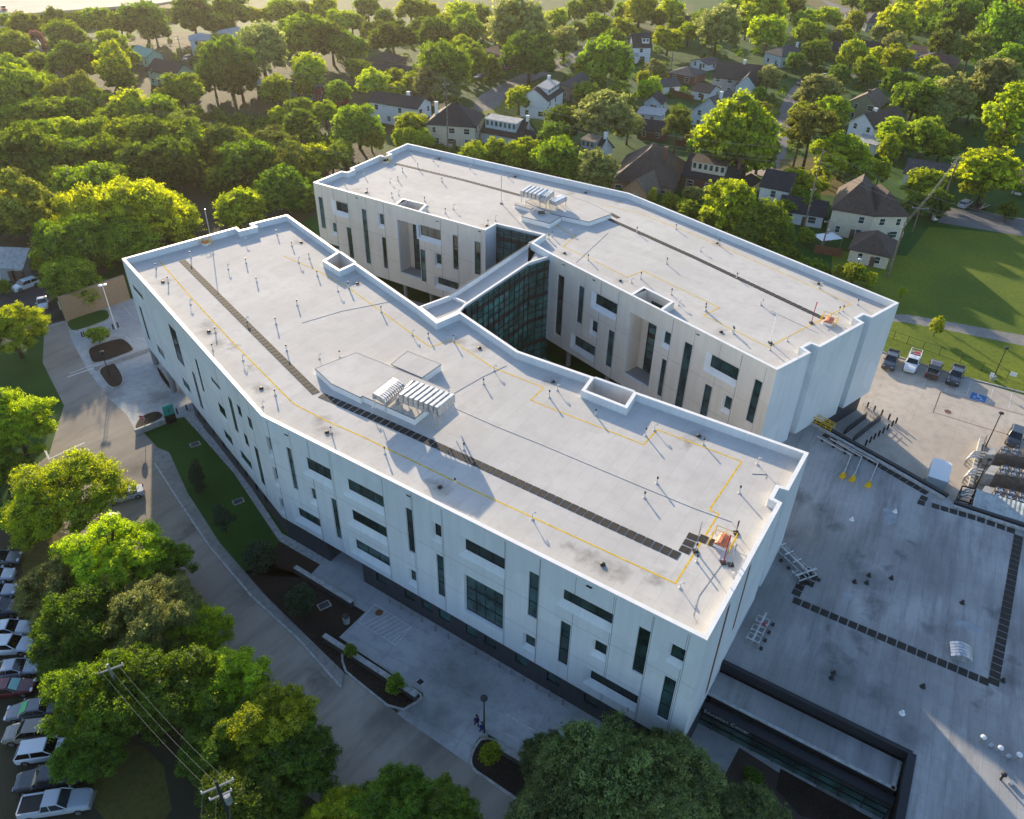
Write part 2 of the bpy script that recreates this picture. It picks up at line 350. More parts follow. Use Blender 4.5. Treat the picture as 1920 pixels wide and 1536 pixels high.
def curtain(root,A,B,z0,z1,sp=1.5,floors=(4.0,8.2,12.4,16.6),mg=None,name='curtain_wall'):
    mb=MB(); e=(B-A).to_2d(); L=e.length; e/=L; n=Vector((-e.y,e.x)); P=lambda s,z,d=0:Vector((A.x+e.x*s+n.x*d,A.y+e.y*s+n.y*d,z)); mg=mg or M['glass2']
    zs=[z0]
    for f in floors:
        if z0+.6<f<z1-.4: zs+= [f-.55,f+.25]
    zs.append(z1)
    for i in range(len(zs)-1):
        mb.face([P(0,zs[i]),P(L,zs[i]),P(L,zs[i+1]),P(0,zs[i+1])],mg if i%2==0 else M['darkw'])
    nc=max(1,round(L/sp))
    def bar(a,b,c,d):
        q=[P(a,c,-.12),P(b,c,-.12),P(b,d,-.12),P(a,d,-.12)]; w=[P(a,c,0),P(b,c,0),P(b,d,0),P(a,d,0)]; mb.face(q,M['black'])
        for i in range(4): mb.face([w[i],w[(i+1)%4],q[(i+1)%4],q[i]],M['black'])
    for i in range(nc+1):
        x=min(L-.04,max(.04,L*i/nc)); bar(x-.03,x+.03,z0,z1)
    for i in range(0,len(zs)-1,2):
        for k in (1,2):
            z=zs[i]+(zs[i+1]-zs[i])*k/3; 
            for j in range(nc): bar(L*j/nc+.045,L*(j+1)/nc-.045,z-.03,z+.03)
    return mb.build(name,root)

# ---------------- front wing
fr=[(228,485),(443.7,425.5),(450,431),(476,425),(467.5,419.5),(538.7,402),(638,472.5),(611,489),(637,505),(666,492),(785,574.6),(820,602.5),(863,584),(972,658),(1115,707.6),(1098,731),(1172,760),(1189,733.6),
    (1517,849),(1478.7,920),(1461,915),(1451,934),(1467,942.5),(1326,1201),(490,780)]
FP=GP(fr,R)
def wing(label,cat,pts,name,loc):
    root=thing(name,label,cat,loc); return root
front=thing('hospital_building','long white bent office wing in the foreground with flat white roof and charcoal ground floor','building',(FP[-1].x+14,FP[-1].y+4,0))
rb=MB(); q=parapet(rb,FP,.42,DECK,R,M['coping'],M['panel'])
rb.face([(p.x,p.y,DECK) for p in q],M['membrane']); rf_front=rb.build('roof',front)
wb=MB(); n_=len(fr); c0=FP[24]; n0=FP[23]; l0=FP[0]
def plain(mb,a,b,z0,z1,mt): mb.face([(a.x,a.y,z0),(b.x,b.y,z0),(b.x,b.y,z1),(a.x,a.y,z1)],mt)
well1={6,7,8}; well2={14,15,16}
for i in range(n_):
    a,b=FP[i],FP[(i+1)%n_]
    if i in (23,24): continue
    if i in well1 or i in well2: plain(wb,b,a,6.5,R,M['panel_bounce'])
    else: plain(wb,b,a,ZB,R,M['panel'])
for w in ((5+1,7+2),(14,17)):
    ids=range(w[0],w[1]+1); wb.face([(FP[i].x,FP[i].y,6.5) for i in ids],M['soffit'])
    a,b=FP[w[0]],FP[w[1]]; wb.beam((a.x,a.y,ZB),(b.x,b.y,ZB),.4,R-ZB,M['panel']) 
RS=[('c',493,813,516,845),('c',503,868,527.5,900),('c',514,925,537.5,952),('n',538.7,838,562,918.7),('w',575.7,855.7,627.5,903),('s',585,913,598.7,938.7),('w',560,948.7,607,990.5),('n',622.5,933,643.7,1011),
 ('w',653,895.5,725,953),('w',661,953.2,730.7,1009.5),('w',668,1008.2,736.2,1063.7),('n',762.5,951,781,1037.5),('s',816.7,979,832,1008.7),('s',771.7,1065.5,785,1091),('n',820,1038,837,1120),
 ('w',873.7,1008,950,1069),('g',875,1068+8,946,1180.7),('n',994.5,1070.5,1008,1160),('s',987.7,1186,1005.7,1214),('w',1059,1103,1150,1170),('n',1053.7,1163,1065,1247.5),('s',1118.3,1197.7,1138.3,1228.3),
 ('n',1200,1174,1206.7,1264.7),('w',1110,1254,1195.7,1319.7),('s',1262.5,1205.5,1282.5,1240.5),('n',1248.3,1266,1252.5,1350.7)]
facade(front,wb,c0,n0,ZB,R,RS,M['panel'])
LS=[('s',249,532.5,270,563),('n',261,573,282,638),('n',316,606,346.7,688),('s',294,644,311,675),('s',342,706,359,737.5),('s',396,705,414,732),('n',366,672,384,735),('n',428,743,444,807),('n',477,835,494,906),
 ('s',409,752,426,786),('s',420,803,438,836),('s',451,842,474,881),('n',444.5,757,450.5,778),('n',464.5,779.5,470.5,801),('n',457.5,811,463,832),('n',360,695,377.5,762)]
facade(front,wb,l0,c0,ZB,R,LS,M['panel'],dscale=.3)
wb.face([(p.x,p.y,ZB) for p in FP],M['soffit'])
# scuppers near the roof edge
for x,y in ((537,815.5),(1106,1100),(766,929.5),(1104,1100)):
    s,z=onface(c0,n0,x,y); e=(n0-c0).normalized(); nn=Vector((e.y,-e.x,0)); p=c0+e*s; p.z=z; wb.box((p.x+nn.x*.03,p.y+nn.y*.03,z-.08),(.5,.06,.14),M['black'],math.atan2(e.y,e.x))
wb.build('wall',front)
# charcoal base storey, set back from the white face, broken by the entrance recess
bb=MB()
eR=(n0-c0).normalized(); nR=Vector((-eR.y,eR.x,0)); eL=(c0-l0).normalized(); nL=Vector((-eL.y,eL.x,0))
def basepoint(s,d): return c0+eR*s+nR*d
sA,_=onface(c0,n0,607,1015); sB,_=onface(c0,n0,672,1050); LR=(n0-c0).length; LL=(c0-l0).length
sA=max(6,sA); sC=sB
inner=c0+nR*.45+ (eL*-.2)
BW=[]
for x,y in ((716,1095),(769,1125),(801,1143),(833.5,1161),(884,1190),(919,1211),(977,1244),(1037,1278),(1107,1317)):
    A_=basepoint(0,.45); B_=basepoint(LR,.45); s,z=onface(A_,B_,x,y); BW.append((s-.75,s+.75,1.5,2.9,.15,0,0,0,0))
A_=basepoint(sC,.45); B_=basepoint(LR,.45)
hol=[(a-sC,b-sC,c,d,dp,0,0,0,0) for a,b,c,d,dp,*_ in BW if a-sC>.3]
wall(bb,A_,B_,0,ZB,hol,M['base'])
for h in hol: window(front,A_,B_,h[0],h[1],h[2],h[3],.15,mg=M['glass2'])
A2=basepoint(0,.45); B2=basepoint(sA,.45); plain(bb,A2,B2,0,ZB,M['base'])
C2=basepoint(sA,7); D2=basepoint(sC,7); plain(bb,B2,C2,0,ZB,M['base']); plain(bb,D2,A_,0,ZB,M['base'])
plain(bb,C2,D2,0,ZB,M['darkw'])
sL,_=onface(l0,c0,352,748)
A3=l0+eL*sL+nL*.45; B3=c0+nL*.45; wl=(B3-A3).length
hol=[]
for x,y in ((373,776),(385,798),(402,815),(421,841),(447,874),(464,898),(483,922),(500,945)):
    s,z=onface(A3,B3,x,y)
    if .5<s<wl-1.2: hol.append((s-.45,s+.45,1.2,3.0,.15,0,0,0,0))
wall(bb,A3,A2,0,ZB,hol,M['base'])
for h in hol: window(front,A3,A2,h[0],h[1],h[2],h[3],.15)
A4=A3+nL*20; plain(bb,A4,A3,0,ZB,M['base'])
for i in range(5,23):   # hidden rear base walls
    if i in (6,7,8,14,15,16): continue
    a,b=FP[i],FP[i+1]
    if i<12: continue
    plain(bb,b,a,0,ZB,M['base'])
bb.build('base_storey',front)
cc=MB()
for x,y in ((293,682),(327,733)):
    g_=G(x,y,0); cb=MB(); cb.tube([(g_.x,g_.y,0),(g_.x,g_.y,ZB)],.45,M['soffit'],14); cb.build('column',front)
for k in range(4):
    p=l0+eL*(6+9*k)+nL*9; cb=MB(); cb.tube([(p.x,p.y,0),(p.x,p.y,ZB)],.4,M['soffit'],12); cb.build('column',front)
# brown cladding strips in the end wall
eE=(FP[22]-n0).normalized(); nE=Vector((eE.y,-eE.x,0))
cl=MB()
for s0,s1,z0,z1 in ((5.2,6.0,5.2,17.6),(10.5,11.2,9,17.8)):
    a=n0+eE*s0+nE*.006; b=n0+eE*s1+nE*.006; plain(cl,a,b,z0,z1,M['wood'])
cl.build('wood_cladding',front)

# ---------------- back wing
bk=[(587,342),(742.5,385.3),(756,374),(796,384),(783,396.6),(910,432),(931,420),(1017.5,440),(995,455.5),(1037,479),(1185,554.8),(1207.5,540.5),(1257.5,565.5),(1236,580.9),(1457,694),(1521,661),(1507,652),(1521,644.5),(1537.5,651),(1621,605),(1607,597),(1619.5,590),(1635,596),(1686,568),
    (1180,362),(763.7,268.7),(723.7,286.5),(731,289),(722,293),(713,290.5),(656,315.5),(661,318),(651,322.5),(640,320.5)]
BP=GP(bk,R)
back=thing('hospital_building','white office wing behind the courtyard, inner face tinted with bounce light, stepped right end walls','building',(BP[10].x+10,BP[10].y+14,0))
rb=MB(); q=parapet(rb,BP,.42,DECK,R,M['coping'],M['panel']); M['membrane_b']=groundmat('white_roof_membrane_far',(.52,.50,.465),(.58,.56,.52),(.47,.45,.42),.09,.5,joints=(9,1.9,1),jrot=-rad(-40),jcol=.86,rough=.9,bump=.05)
rb.face([(p.x,p.y,DECK) for p in q],M['membrane_b']); rb.build('roof',back)
wb=MB(); nb=len(bk)
skip={0,1,2,3,4,9,10,11,12,13}
for i in range(nb):
    a,b=BP[i],BP[(i+1)%nb]
    if i in skip or i==6: continue
    plain(wb,b,a,ZB,R,M['panel'])
BL=[('n',597.5,369,613,429),('w',630,377,656,400.5),('s',624.5,417.5,634.5,436),('w',604,452,639,469),('n',651,426,665.5,485),('n',679,392,697,495),('s',712.5,401,723,422),('n',717,444.5,729,504),
 ('w',789,422.5,829,451),('n',789,467.5,801,529),('s',819.5,476,830,496),('n',850,441,861,506),('n',891,453,902.5,516),('w',822,519.5,862,544)]
BR=[('n',1048,514.5,1053,631),('n',1087.5,535.5,1092,608),('w',1119.5,550.7,1159,591),('s',1113,600.5,1122,625),('w',1080,629.5,1117.5,668.7),('n',1143,618,1146.7,690),('s',1248.7,621,1258,648),('n',1243,672.5,1241,744.5),
 ('n',1285.7,641,1278.7,770),('w',1336,665.5,1384,714.5),('n',1323.7,720,1325,785),('s',1362.5,742,1371,769.5),('n',1417.5,711,1412.5,794)]
for A,B,i0,specs,oTL,oBR in ((BP[0],BP[5],1,BL,(736.5,409.3),(782,521)),(BP[9],BP[14],10,BR,(1175,581.8),(1206,722.5))):
    e=(B-A).normalized(); s0=(BP[i0]-A).dot(e); s1=(BP[i0+3]-A).dot(e)
    _,z1=onface(A,B,*oTL); _,z0=onface(A,B,*oBR)
    ex=(s0,s1,z0,z1,.4,0,0,0,0)
    facade(back,wb,A,B,ZB,R,specs,M['panel_bounce'],M['panel'],extra=[ex])
    n_in=Vector((-e.y,e.x,0))
    # bay: side walls, rear glazing, floor
    a=A+e*s0+n_in*.4; b=A+e*s1+n_in*.4; a2=A+e*s0; d=(BP[i0+1]-BP[i0]).dot(n_in); d=abs(d)
    c=A+e*s1+n_in*d; dd=A+e*s0+n_in*d
    plain(wb,a,dd,z0,R-.02,M['panel_bounce']); plain(wb,c,b,z0,R-.02,M['panel_bounce']); plain(wb,dd,c,z0,R-.02,M['panel_bounce'])
    wb.face([(p.x,p.y,z0+.01) for p in (a,b,c,dd)],M['soffit'])
    ai=A+e*s0+n_in*.4; bi=A+e*s1+n_in*.4; wb.face([(ai.x,ai.y,z1),(bi.x,bi.y,z1),(bi.x,bi.y,R-.02),(ai.x,ai.y,R-.02)],M['panel'])
    wb.face([(A+e*s0).to_tuple()[:2]+(R,),(A+e*s1).to_tuple()[:2]+(R,),(bi.x,bi.y,R),(ai.x,ai.y,R)],M['coping'])
    g0=dd+e*((s1-s0)*.25)-n_in*.08; curtain(back,g0,c-n_in*.08,z0+.05,R-1.2,sp=1.6,mg=M['glass'],name='bay_glazing')
wb.face([(p.x,p.y,ZB) for p in BP],M['soffit'])
for x,y in ((668.7,371),(820,415),(899,434),(1056.7,496.5),(1114,525.5),(1309,627.5)):
    A,B=(BP[0],BP[5]) if x<1000 else (BP[9],BP[14]); s,z=onface(A,B,x,y); e=(B-A).normalized(); nn=Vector((e.y,-e.x,0)); p=A+e*s; wb.box((p.x+nn.x*.03,p.y+nn.y*.03,z-.08),(.5,.06,.14),M['black'],math.atan2(e.y,e.x))
wb.build('wall',back)
curtain(back,BP[6],BP[7],0,R-.5,mg=M['glass'])
bb=MB(); bi_=inset(BP,1.0)
for i in (14,17,18,21,22):
    a=BP[i]; b=BP[i+1]
for a,b in ((BP[14],BP[23]),):
    e=(b-a).normalized(); nn=Vector((-e.y,e.x,0)); a1=a+nn*.9; b1=b+nn*.9; plain(bb,a1,b1,0,ZB+.02,M['base'])
    dr=a1+e*13.5-nn*.01; plain(bb,dr,dr+e*1.6,0,2.3,M['black'])
    plain(bb,b1,b1-Vector(((b-BP[24]).normalized()))*60,0,ZB+.02,M['base'])
bb.build('base_storey',back)
for (A,B,ks) in ((BP[0],BP[5],(.1,.3,.5,.66,.9)),(BP[9],BP[14],(.08,.3,.5,.7))):
    e=(B-A); n_in=Vector((-e.y,e.x,0)).normalized()
    for k in ks:
        p=A+e*k+n_in*1.6; cb=MB(); cb.tube([(p.x,p.y,0),(p.x,p.y,ZB)],.4,M['soffit'],12); cb.build('column',back)
    a=A+n_in*6; b=B+n_in*6; cb=MB(); plain(cb,a,b,0,ZB,M['base']); cb.build('undercroft_wall',back)

# ---------------- glass link
br=[(785,575),(842,554),(1016.5,441.5),(995.5,455),(1036,479),(992.5,492.5),(873,572),(862,584),(820,602)]
BG=GP(br,R-.45)
link=thing('glass_bridge','narrow glass walled link building joining the two white wings','building',(BG[5].x,BG[5].y-3,0))
lb=MB(); q=parapet(lb,BG,.3,R-1.15,R-.45,M['coping'],M['panel']); lb.face([(p.x,p.y,R-1.15) for p in q],M['membrane']); lb.build('roof',link)
lb=MB(); a,b=BG[0],BG[1]
for i in (0,1): plain(lb,BG[i+1],BG[i],0,R-.5,M['darkw'])
lb.build('rear_wall',link)
for i,(a,b) in enumerate(((BG[6],BG[5]),(BG[5],BG[4]))): curtain(link,a,b,0,R-1.0,sp=1.35)
plain_=MB(); plain_.beam((BG[1].x,BG[1].y,R-.44),(BG[2].x,BG[2].y,R-.44),.12,.06,M['darkw']); plain_.build('edge_trim',link)
# raised divider kerb across the link roof
dv=MB(); a=G(845,559,R-1.1); b=G(872,571,R-1.1); dv.beam(a,b,.3,.4,M['coping']); dv.build('roof_kerb',link)

# ---------------- low annex
AZ=5.0
an=[(1347,1237),(1710,1414),(1683,1560),(2080,1560),(2080,1040),(1932,990),(1788,944),(1776,932),(1680,877),(1525,791),(1440,838),(1404,1100)]
AP=GP(an,AZ)
annex=thing('annex_building','low grey roofed annex joining the right ends of both wings, weathered flat roof','building',(AP[1].x+4,AP[1].y+12,0))
M['annexroof']=groundmat('weathered_grey_roof',(.245,.245,.24),(.40,.40,.39),(.165,.165,.165),.10,.30,joints=(3.0,1.35,1),jrot=rad(-62),jcol=.80,streak=(.35,2.2,1),rough=.75,bump=.1)
ab=MB(); ab.face([(p.x,p.y,AZ) for p in AP],M['annexroof'])
ab.build('roof',annex)
ab=MB()
for i in (0,1,2): plain(ab,AP[i],AP[i+1],0,AZ-.002,M['darkw'])
ab.build('wall',annex); ab=MB()
for i in range(4,9): plain(ab,AP[i],AP[i+1],0,AZ-.002,M['base'])
ab.build('wall',annex)
def part_beam(root,name,*a):
    b_=MB(); b_.beam(*a); return b_.build(name,root)
U=lambda z:Vector((0,0,z))
part_beam(annex,'roof_parapet',AP[9]+U(.003),AP[8]+U(.003),.55,.35,M['darkw']); part_beam(annex,'roof_parapet',AP[8]+U(.006),AP[7]+U(.006),.55,.35,M['darkw']); part_beam(annex,'roof_parapet',AP[6]+U(.003),AP[4]+U(.003),.5,.35,M['darkw'])
part_beam(annex,'roof_parapet',AP[0]+U(-.9),AP[1]+U(-.9),.45,1.05,M['darkw']); part_beam(annex,'roof_parapet',AP[1]+U(-.9),AP[2]+U(-.9),.7,1.053,M['darkw'])
# pale inner kerb
for i,j in ((9,8),(8,7)):
    d=(AP[j]-AP[i]).normalized(); nn=Vector((-d.y,d.x,0));
    for sg in (1,):
        off=Vector((d.y,-d.x,0))*.75; part_beam(annex,'roof_kerb',AP[i]+off+U(.002),AP[j]+off+U(.002),.5,.22+.003*i,M['curb'])
d=(AP[4]-AP[6]).normalized(); off=Vector((d.y,-d.x,0))*.75; part_beam(annex,'roof_kerb',AP[6]+off+U(.002),AP[4]+off+U(.002),.5,.22,M['curb'])
cz=3.75; cp=GP([(1338,1254),(1693,1429),(1680,1481),(1320,1297)],cz)
cb=MB(); cb.prism([(p.x,p.y) for p in cp],cz-.5,cz,M['darkw'],top=M['annexroof'])
q=[Vector((p.x,p.y)) for p in cp]
cb.beam(cp[3],cp[2],.3,.12,M['curb']); cb.beam(cp[1]-Vector((.3,0,0)),cp[2]-Vector((.3,0,0)),.3,.12,M['curb']); cb.build('canopy',annex)
# shopfront with fascia under the canopy
s0=G(1303,1318,3.2); s1=G(1675,1508,3.2); e=(s1-s0).normalized(); nn=Vector((e.y,-e.x,0))
fb=MB(); fb.beam(s0-nn*.3+Vector((0,0,-.45)),s1-nn*.3+Vector((0,0,-.45)),.9,.5,M['darkw']); fb.build('fascia',annex)
curtain(annex,s0-nn*.35-Vector((0,0,3.2)),s1-nn*.35-Vector((0,0,3.2)),0,2.74,sp=2.1,floors=(),mg=M['glass'],name='shopfront')
def text(body,size,loc,xdir,zdir,mt,name,parent=None,extr=.02,align='LEFT'):
    cu=bpy.data.curves.new(name,'FONT'); cu.body=body; cu.size=size; cu.extrude=extr; cu.align_x=align
    o=bpy.data.objects.new(name,cu); COL.objects.link(o); dg=bpy.context.evaluated_depsgraph_get(); me=bpy.data.meshes.new_from_object(o.evaluated_get(dg)); bpy.data.objects.remove(o)
    me.materials.clear(); me.materials.append(mt); o=bpy.data.objects.new(name,me); COL.objects.link(o)
    x=Vector(xdir).normalized(); z=Vector(zdir).normalized(); y=z.cross(x) if False else z; nz=x.cross(y)
    mm=Matrix.Identity(4)
    for i in range(3): mm[i][0]=x[i]; mm[i][1]=y[i]; mm[i][2]=nz[i]
    mm.translation=Vector(loc)
    if parent:
        o.parent=parent; off=Vector((0,0,0)); p=parent
        while p: off+=p.location; p=p.parent
        mm.translation=Vector(loc)-off
    o.matrix_local=mm; return o
t0=s0+e*1.0+nn*.17; text('Education Center',.62,(t0.x,t0.y,2.80),e,(0,0,1),M['curb'],'sign_lettering',annex)
# ============================================================ GROUND, ROADS, KERBS, MARKINGS
def chaikin(P,n=2,closed=True):
    P=[Vector(p) for p in P]
    for _ in range(n):
        Q=[]; m_=len(P)
        for i in range(m_ if closed else m_-1):
            a,b=P[i],P[(i+1)%m_]; Q+= [a*.75+b*.25,a*.25+b*.75]
        if not closed: Q=[P[0]]+Q+[P[-1]]
        P=Q
    return P
def sheet(name,px,z,mt,smooth=0,kind='structure',label=None,cat=None,pts=None):
    P=pts or GP(px)
    if smooth: P=chaikin(P,smooth)
    mb=MB(); P2=[(p.x,p.y,z) for p in P]
    ar=sum(P2[i][0]*P2[(i+1)%len(P2)][1]-P2[(i+1)%len(P2)][0]*P2[i][1] for i in range(len(P2)))
    mb.face(P2 if ar>0 else P2[::-1],mt); o=mb.build(name); tag(o,label,cat,None,kind); return o
def island(name,px,label,mt,smooth=2,top=.13,kerb=.22):
    """raised planting island with a concrete kerb ring"""
    P=chaikin(GP(px),smooth) if smooth else GP(px)
    q=inset(P,kerb); n=len(P); mb=MB()
    for i in range(n):
        j=(i+1)%n; a,b=P[i],P[j]; c,d=q[j],q[i]
        f=[(a.x,a.y,top),(b.x,b.y,top),(c.x,c.y,top),(d.x,d.y,top)]; mb.face(f,M['curb'])
        mb.face([(a.x,a.y,0),(b.x,b.y,0),(b.x,b.y,top),(a.x,a.y,top)],M['curb'])
    mb.face([(p.x,p.y,top-.03) for p in q],mt)
    o=mb.build(name); tag(o,None,None,None,'structure'); return o
def line(mb,pts,w,z,mt):
    for i_,(a,b) in enumerate(zip(pts[:-1],pts[1:])):
        z=z+(.0015 if i_%2 else -.0015)*(1 if i_ else 0); d=(b-a).normalized(); n=Vector((-d.y,d.x,0))*w/2; mb.face([(p.x,p.y,z) for p in (a-n-d*w/2,b-n+d*w/2,b+n+d*w/2,a+n-d*w/2)],mt)
gb=MB(); gb.face([(-1600,-300,0),(1600,-300,0),(1600,2600,0),(-1600,2600,0)],M['lawn']); tag(gb.build('ground'),kind='structure')
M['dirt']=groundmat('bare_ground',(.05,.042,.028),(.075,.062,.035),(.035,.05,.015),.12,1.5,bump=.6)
M['shadow_lawn']=groundmat('shaded_grass',(.022,.036,.010),(.035,.052,.014),(.03,.028,.014),.15,1.5,bump=.6)  # grass darkened in colour to carry the shade between the far trees
M['drygrass']=groundmat('dry_grass',(.10,.085,.02),(.16,.13,.03),(.05,.06,.015),.1,1.8,bump=.6)
M['field']=groundmat('field_grass',(.085,.135,.008),(.16,.20,.010),(.045,.09,.006),.05,1.5,bump=.8,bs=14)
M['field2']=groundmat('far_berm_grass',(.055,.085,.02),(.07,.10,.022),(.045,.075,.018),.02,.5,bump=.4,bs=5)
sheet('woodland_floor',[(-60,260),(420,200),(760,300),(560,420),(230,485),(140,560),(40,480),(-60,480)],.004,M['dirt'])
sheet('woodland_floor',[(-60,100),(330,60),(640,90),(860,180),(800,260),(560,240),(-60,262)],.005,M['shadow_lawn'])
sheet('berm_grass',[(-200,60),(180,40),(600,55),(1300,60),(1300,8),(900,-30),(-200,-30)],.004,M['field2'])
sheet('verge_grass',[(-120,1000),(60,990),(420,1040),(640,1330),(1010,1560),(-120,1700)],.004,M['dirt'])
sheet('verge_grass',[(30,1010),(130,1000),(120,1090),(50,1110)],.008,M['drygrass'],1)
sheet('verge_grass',[(170,1390),(300,1400),(330,1560),(180,1560)],.008,M['drygrass'],1)
sheet('parkland_grass',[(1560,470),(1700,480),(1742,425),(2000,450),(2000,780),(1640,690),(1560,600)],.006,M['field'])
sheet('yard_grass',[(1440,200),(1560,140),(1500,300),(1480,350),(1380,350)],.006,M['field'])
sheet('yard_grass',[(1462,300),(1560,290),(1600,370),(1462,360)],.014,M['drygrass'])
sheet('yard_grass',[(850,215),(1010,150),(1020,240),(900,250)],.006,M['field'])
sheet('yard_grass',[(1480,-10),(1750,-20),(1700,40),(1560,30)],.006,M['drygrass'])
# main road on the left, running to the bottom of the frame
sheet('road',[(84,600),(126,600),(185,690),(235,760),(270,812),(292,836),(350,925),(425,1030),(500,1105),(600,1190),(700,1250),(790,1320),(890,1390),(990,1530),(1010,1600),(700,1580),(560,1480),(440,1340),(330,1180),(240,1050),(150,1010),(60,980),(60,880),(92,852),(120,760),(80,680)],.010,M['road'])
sheet('driveway',[(-40,498),(58,500),(78,530),(110,580),(126,600),(84,610),(60,625),(-40,660)],.012,M['asph'])
sheet('driveway',[(122,598),(232,560),(330,560),(420,700),(430,800),(360,800),(345,782),(312,788),(256,812),(238,778),(205,748),(165,695),(135,640)],.014,M['conc'])
sheet('plaza',[(596,1056),(700,1000),(1420,1300),(1700,1480),(1620,1640),(1000,1640),(1100,1490),(916,1377),(903,1378),(885,1400),(878,1432),(760,1350),(745,1338),(794,1306),(793,1300),(636,1195),(685,1148),(575,1086)],.014,M['conc'])
sheet('pavement',[(290,838),(318,850),(352,925),(413,1020),(500,1120),(556,1175),(645,1262),(640,1290),(560,1200),(473,1120),(393,1026),(334,938),(290,870)],.12,M['side'])
pv=GP([(290,870),(334,938),(393,1026),(473,1120),(560,1200),(640,1290)]); kb=MB()
for a,b in zip(pv[:-1],pv[1:]): kb.beam((a.x,a.y,0),(b.x,b.y,0),.25,.125,M['curb'])
tag(kb.build('kerb'),kind='structure')
sheet('pavement',[(345,775),(352,768),(380,800),(445,875),(528,1000),(612,1046),(600,1060),(523,1014),(438,887),(362,800)],.02,M['curb'])
sheet('front_lawn',[(292,802),(345,782),(362,801),(438,889),(523,1016),(500,1050),(455,1075),(413,1020),(352,925),(318,850)],.05,M['lawn'])
sheet('planting_bed',[(413,1020),(455,1075),(500,1050),(523,1015),(600,1059),(576,1085),(685,1148),(636,1195),(760,1283),(745,1337),(668,1277),(645,1262),(556,1175),(500,1120)],.03,M['mulch'])
mkmulch=lambda nm,px,s=2: island(nm,px,None,M['mulch'],s)
mkmulch('planting_bed',[(640,1200),(700,1236),(790,1300),(793,1312),(745,1341),(668,1279),(640,1255)],1)
mkmulch('planting_bed',[(908,1374),(988,1421),(1110,1498),(1100,1580),(1010,1530),(911,1462),(880,1441),(882,1410)],2)
island('planting_island',[(121,603),(160,590),(200,578),(209,592),(203,602),(140,624),(128,618)],None,M['lawn'])
island('planting_island',[(163,656),(178,648),(226,633),(240,640),(252,653),(252,660),(175,687),(167,672)],None,M['mulch'])
island('planting_island',[(180,693),(214,680),(218,682),(234,708),(231,722),(218,729),(206,728),(196,718)],None,M['mulch'])
island('planting_island',[(289,684),(299,687),(327,728),(326,736),(318,733),(300,712)],None,M['mulch'])
island('planting_island',[(250,810),(254,793),(266,780),(286,772),(302,771),(311,783),(280,799)],None,M['mulch'],1)
sheet('pavement',[(175,690),(282,652),(287,658),(180,696)],.06,M['side'])
sheet('courtyard',None,.017,M['conc'],pts=[FP[5],FP[10],FP[13],FP[18],BP[14],BP[9],BP[6],BP[0]])
# right hand car park
sheet('parking_lot',[(1560,600),(1656,661),(1804,707),(2010,768),(2010,1000),(1932,990),(1788,944),(1680,878),(1500,780),(1420,700)],.010,M['lot'])
kb=MB(); pv=GP([(1640,656),(1656,661),(1804,707),(1935,741),(2010,761)])
for a,b in zip(pv[:-1],pv[1:]): kb.beam((a.x,a.y,0),(b.x,b.y,0),.3,.15,M['curb'])
tag(kb.build('kerb'),kind='structure')
sheet('path',[(1640,588),(1700,590),(1800,607),(1925,630),(2010,650),(2010,670),(1925,650),(1800,624),(1700,605),(1640,600)],.010,M['side'])
sheet('path',[(1540,1416),(1577,1484),(1640,1560),(1500,1640)],.016,M['side'])
M['paver']=groundmat('brown_pavers',(.075,.055,.045),(.09,.066,.052),(.065,.048,.04),.2,3,joints=(.4,.2,1),jrot=rad(28),jcol=.7)
sheet('paved_terrace',[(1386,1402),(1457,1447),(1640,1560),(1300,1600),(1310,1545),(1357,1457)],.022,M['paver'])
sheet('planting_bed',[(1463,1441),(1640,1538),(1625,1560),(1500,1530),(1455,1480)],.03,M['mulch'])
# neighbourhood streets
sheet('street',[(884,212),(893,183),(925,165),(985,135),(1040,116),(1085,95),(1120,60),(1135,64),(1105,100),(1058,128),(1002,150),(948,178),(934,204)],.010,M['street'],1)
sheet('street',[(1442,330),(1447,240),(1467,193),(1483,163),(1512,152),(1560,141),(1640,128),(1645,140),(1570,152),(1530,165),(1502,207),(1482,240),(1478,277),(1460,330)],.010,M['street'],1)
sheet('street',[(1762,388),(1800,392),(1935,412),(2010,425),(2010,462),(1935,446),(1758,417)],.010,M['street'])
sheet('driveway',[(1380,316),(1450,320),(1452,330),(1385,330)],.018,M['lot'])
sheet('driveway',[(1535,-4),(1600,20),(1650,30),(1640,36),(1590,28),(1560,16)],.012,M['street'],1)
sheet('driveway',[(1500,163),(1520,150),(1550,142),(1548,138),(1515,146)],.016,M['side'])
# markings
mk=MB(); ln=lambda px,w=.12: line(mk,GP(px),w,.020,M['paint'])
ln([(85,845),(92,861),(157,831)],.25); ln([(126,861),(166,844)],.3); ln([(128,707),(176,690)],.3); ln([(132,700),(172,685)],.2)
ln([(230,572),(246,592)]); ln([(236,630),(252,654)]); ln([(95,612),(120,604)],.2)
tag(mk.build('road_marking'),kind='structure')
mk=MB(); ln=lambda px,w=.12,mt='paint': line(mk,GP(px),w,.020,M[mt])
A=[(1796,711),(1822,713),(1812,742),(1792,738)]; ln(A+[A[0]])
g=GP(A)
for k in range(1,7):
    t=k/7; a=g[0].lerp(g[3],t); b=g[1].lerp(g[2],max(0,t-.12)); line(mk,[a,b],.1,.020,M['paint'])
ln([(1863,726),(1855,755)]); ln([(1898,735.5),(1891,765)]); ln([(1785,704),(1772,735)]); ln([(1745,692),(1732,722)]); ln([(1700,680),(1690,706)])
M['fire']=mat('faded_red_line',(.20,.07,.055),.8,noise=.2,nscale=1)
ln([(1749.7,773),(1763.8,735),(1960,790)],.12,'fire'); ln([(1749.7,773),(1830,798),(1900,818)],.12,'fire')
tag(mk.build('parking_marking'),kind='structure')
M['blue']=mat('blue_paint',(.03,.16,.40),.7,noise=.2,nscale=3)
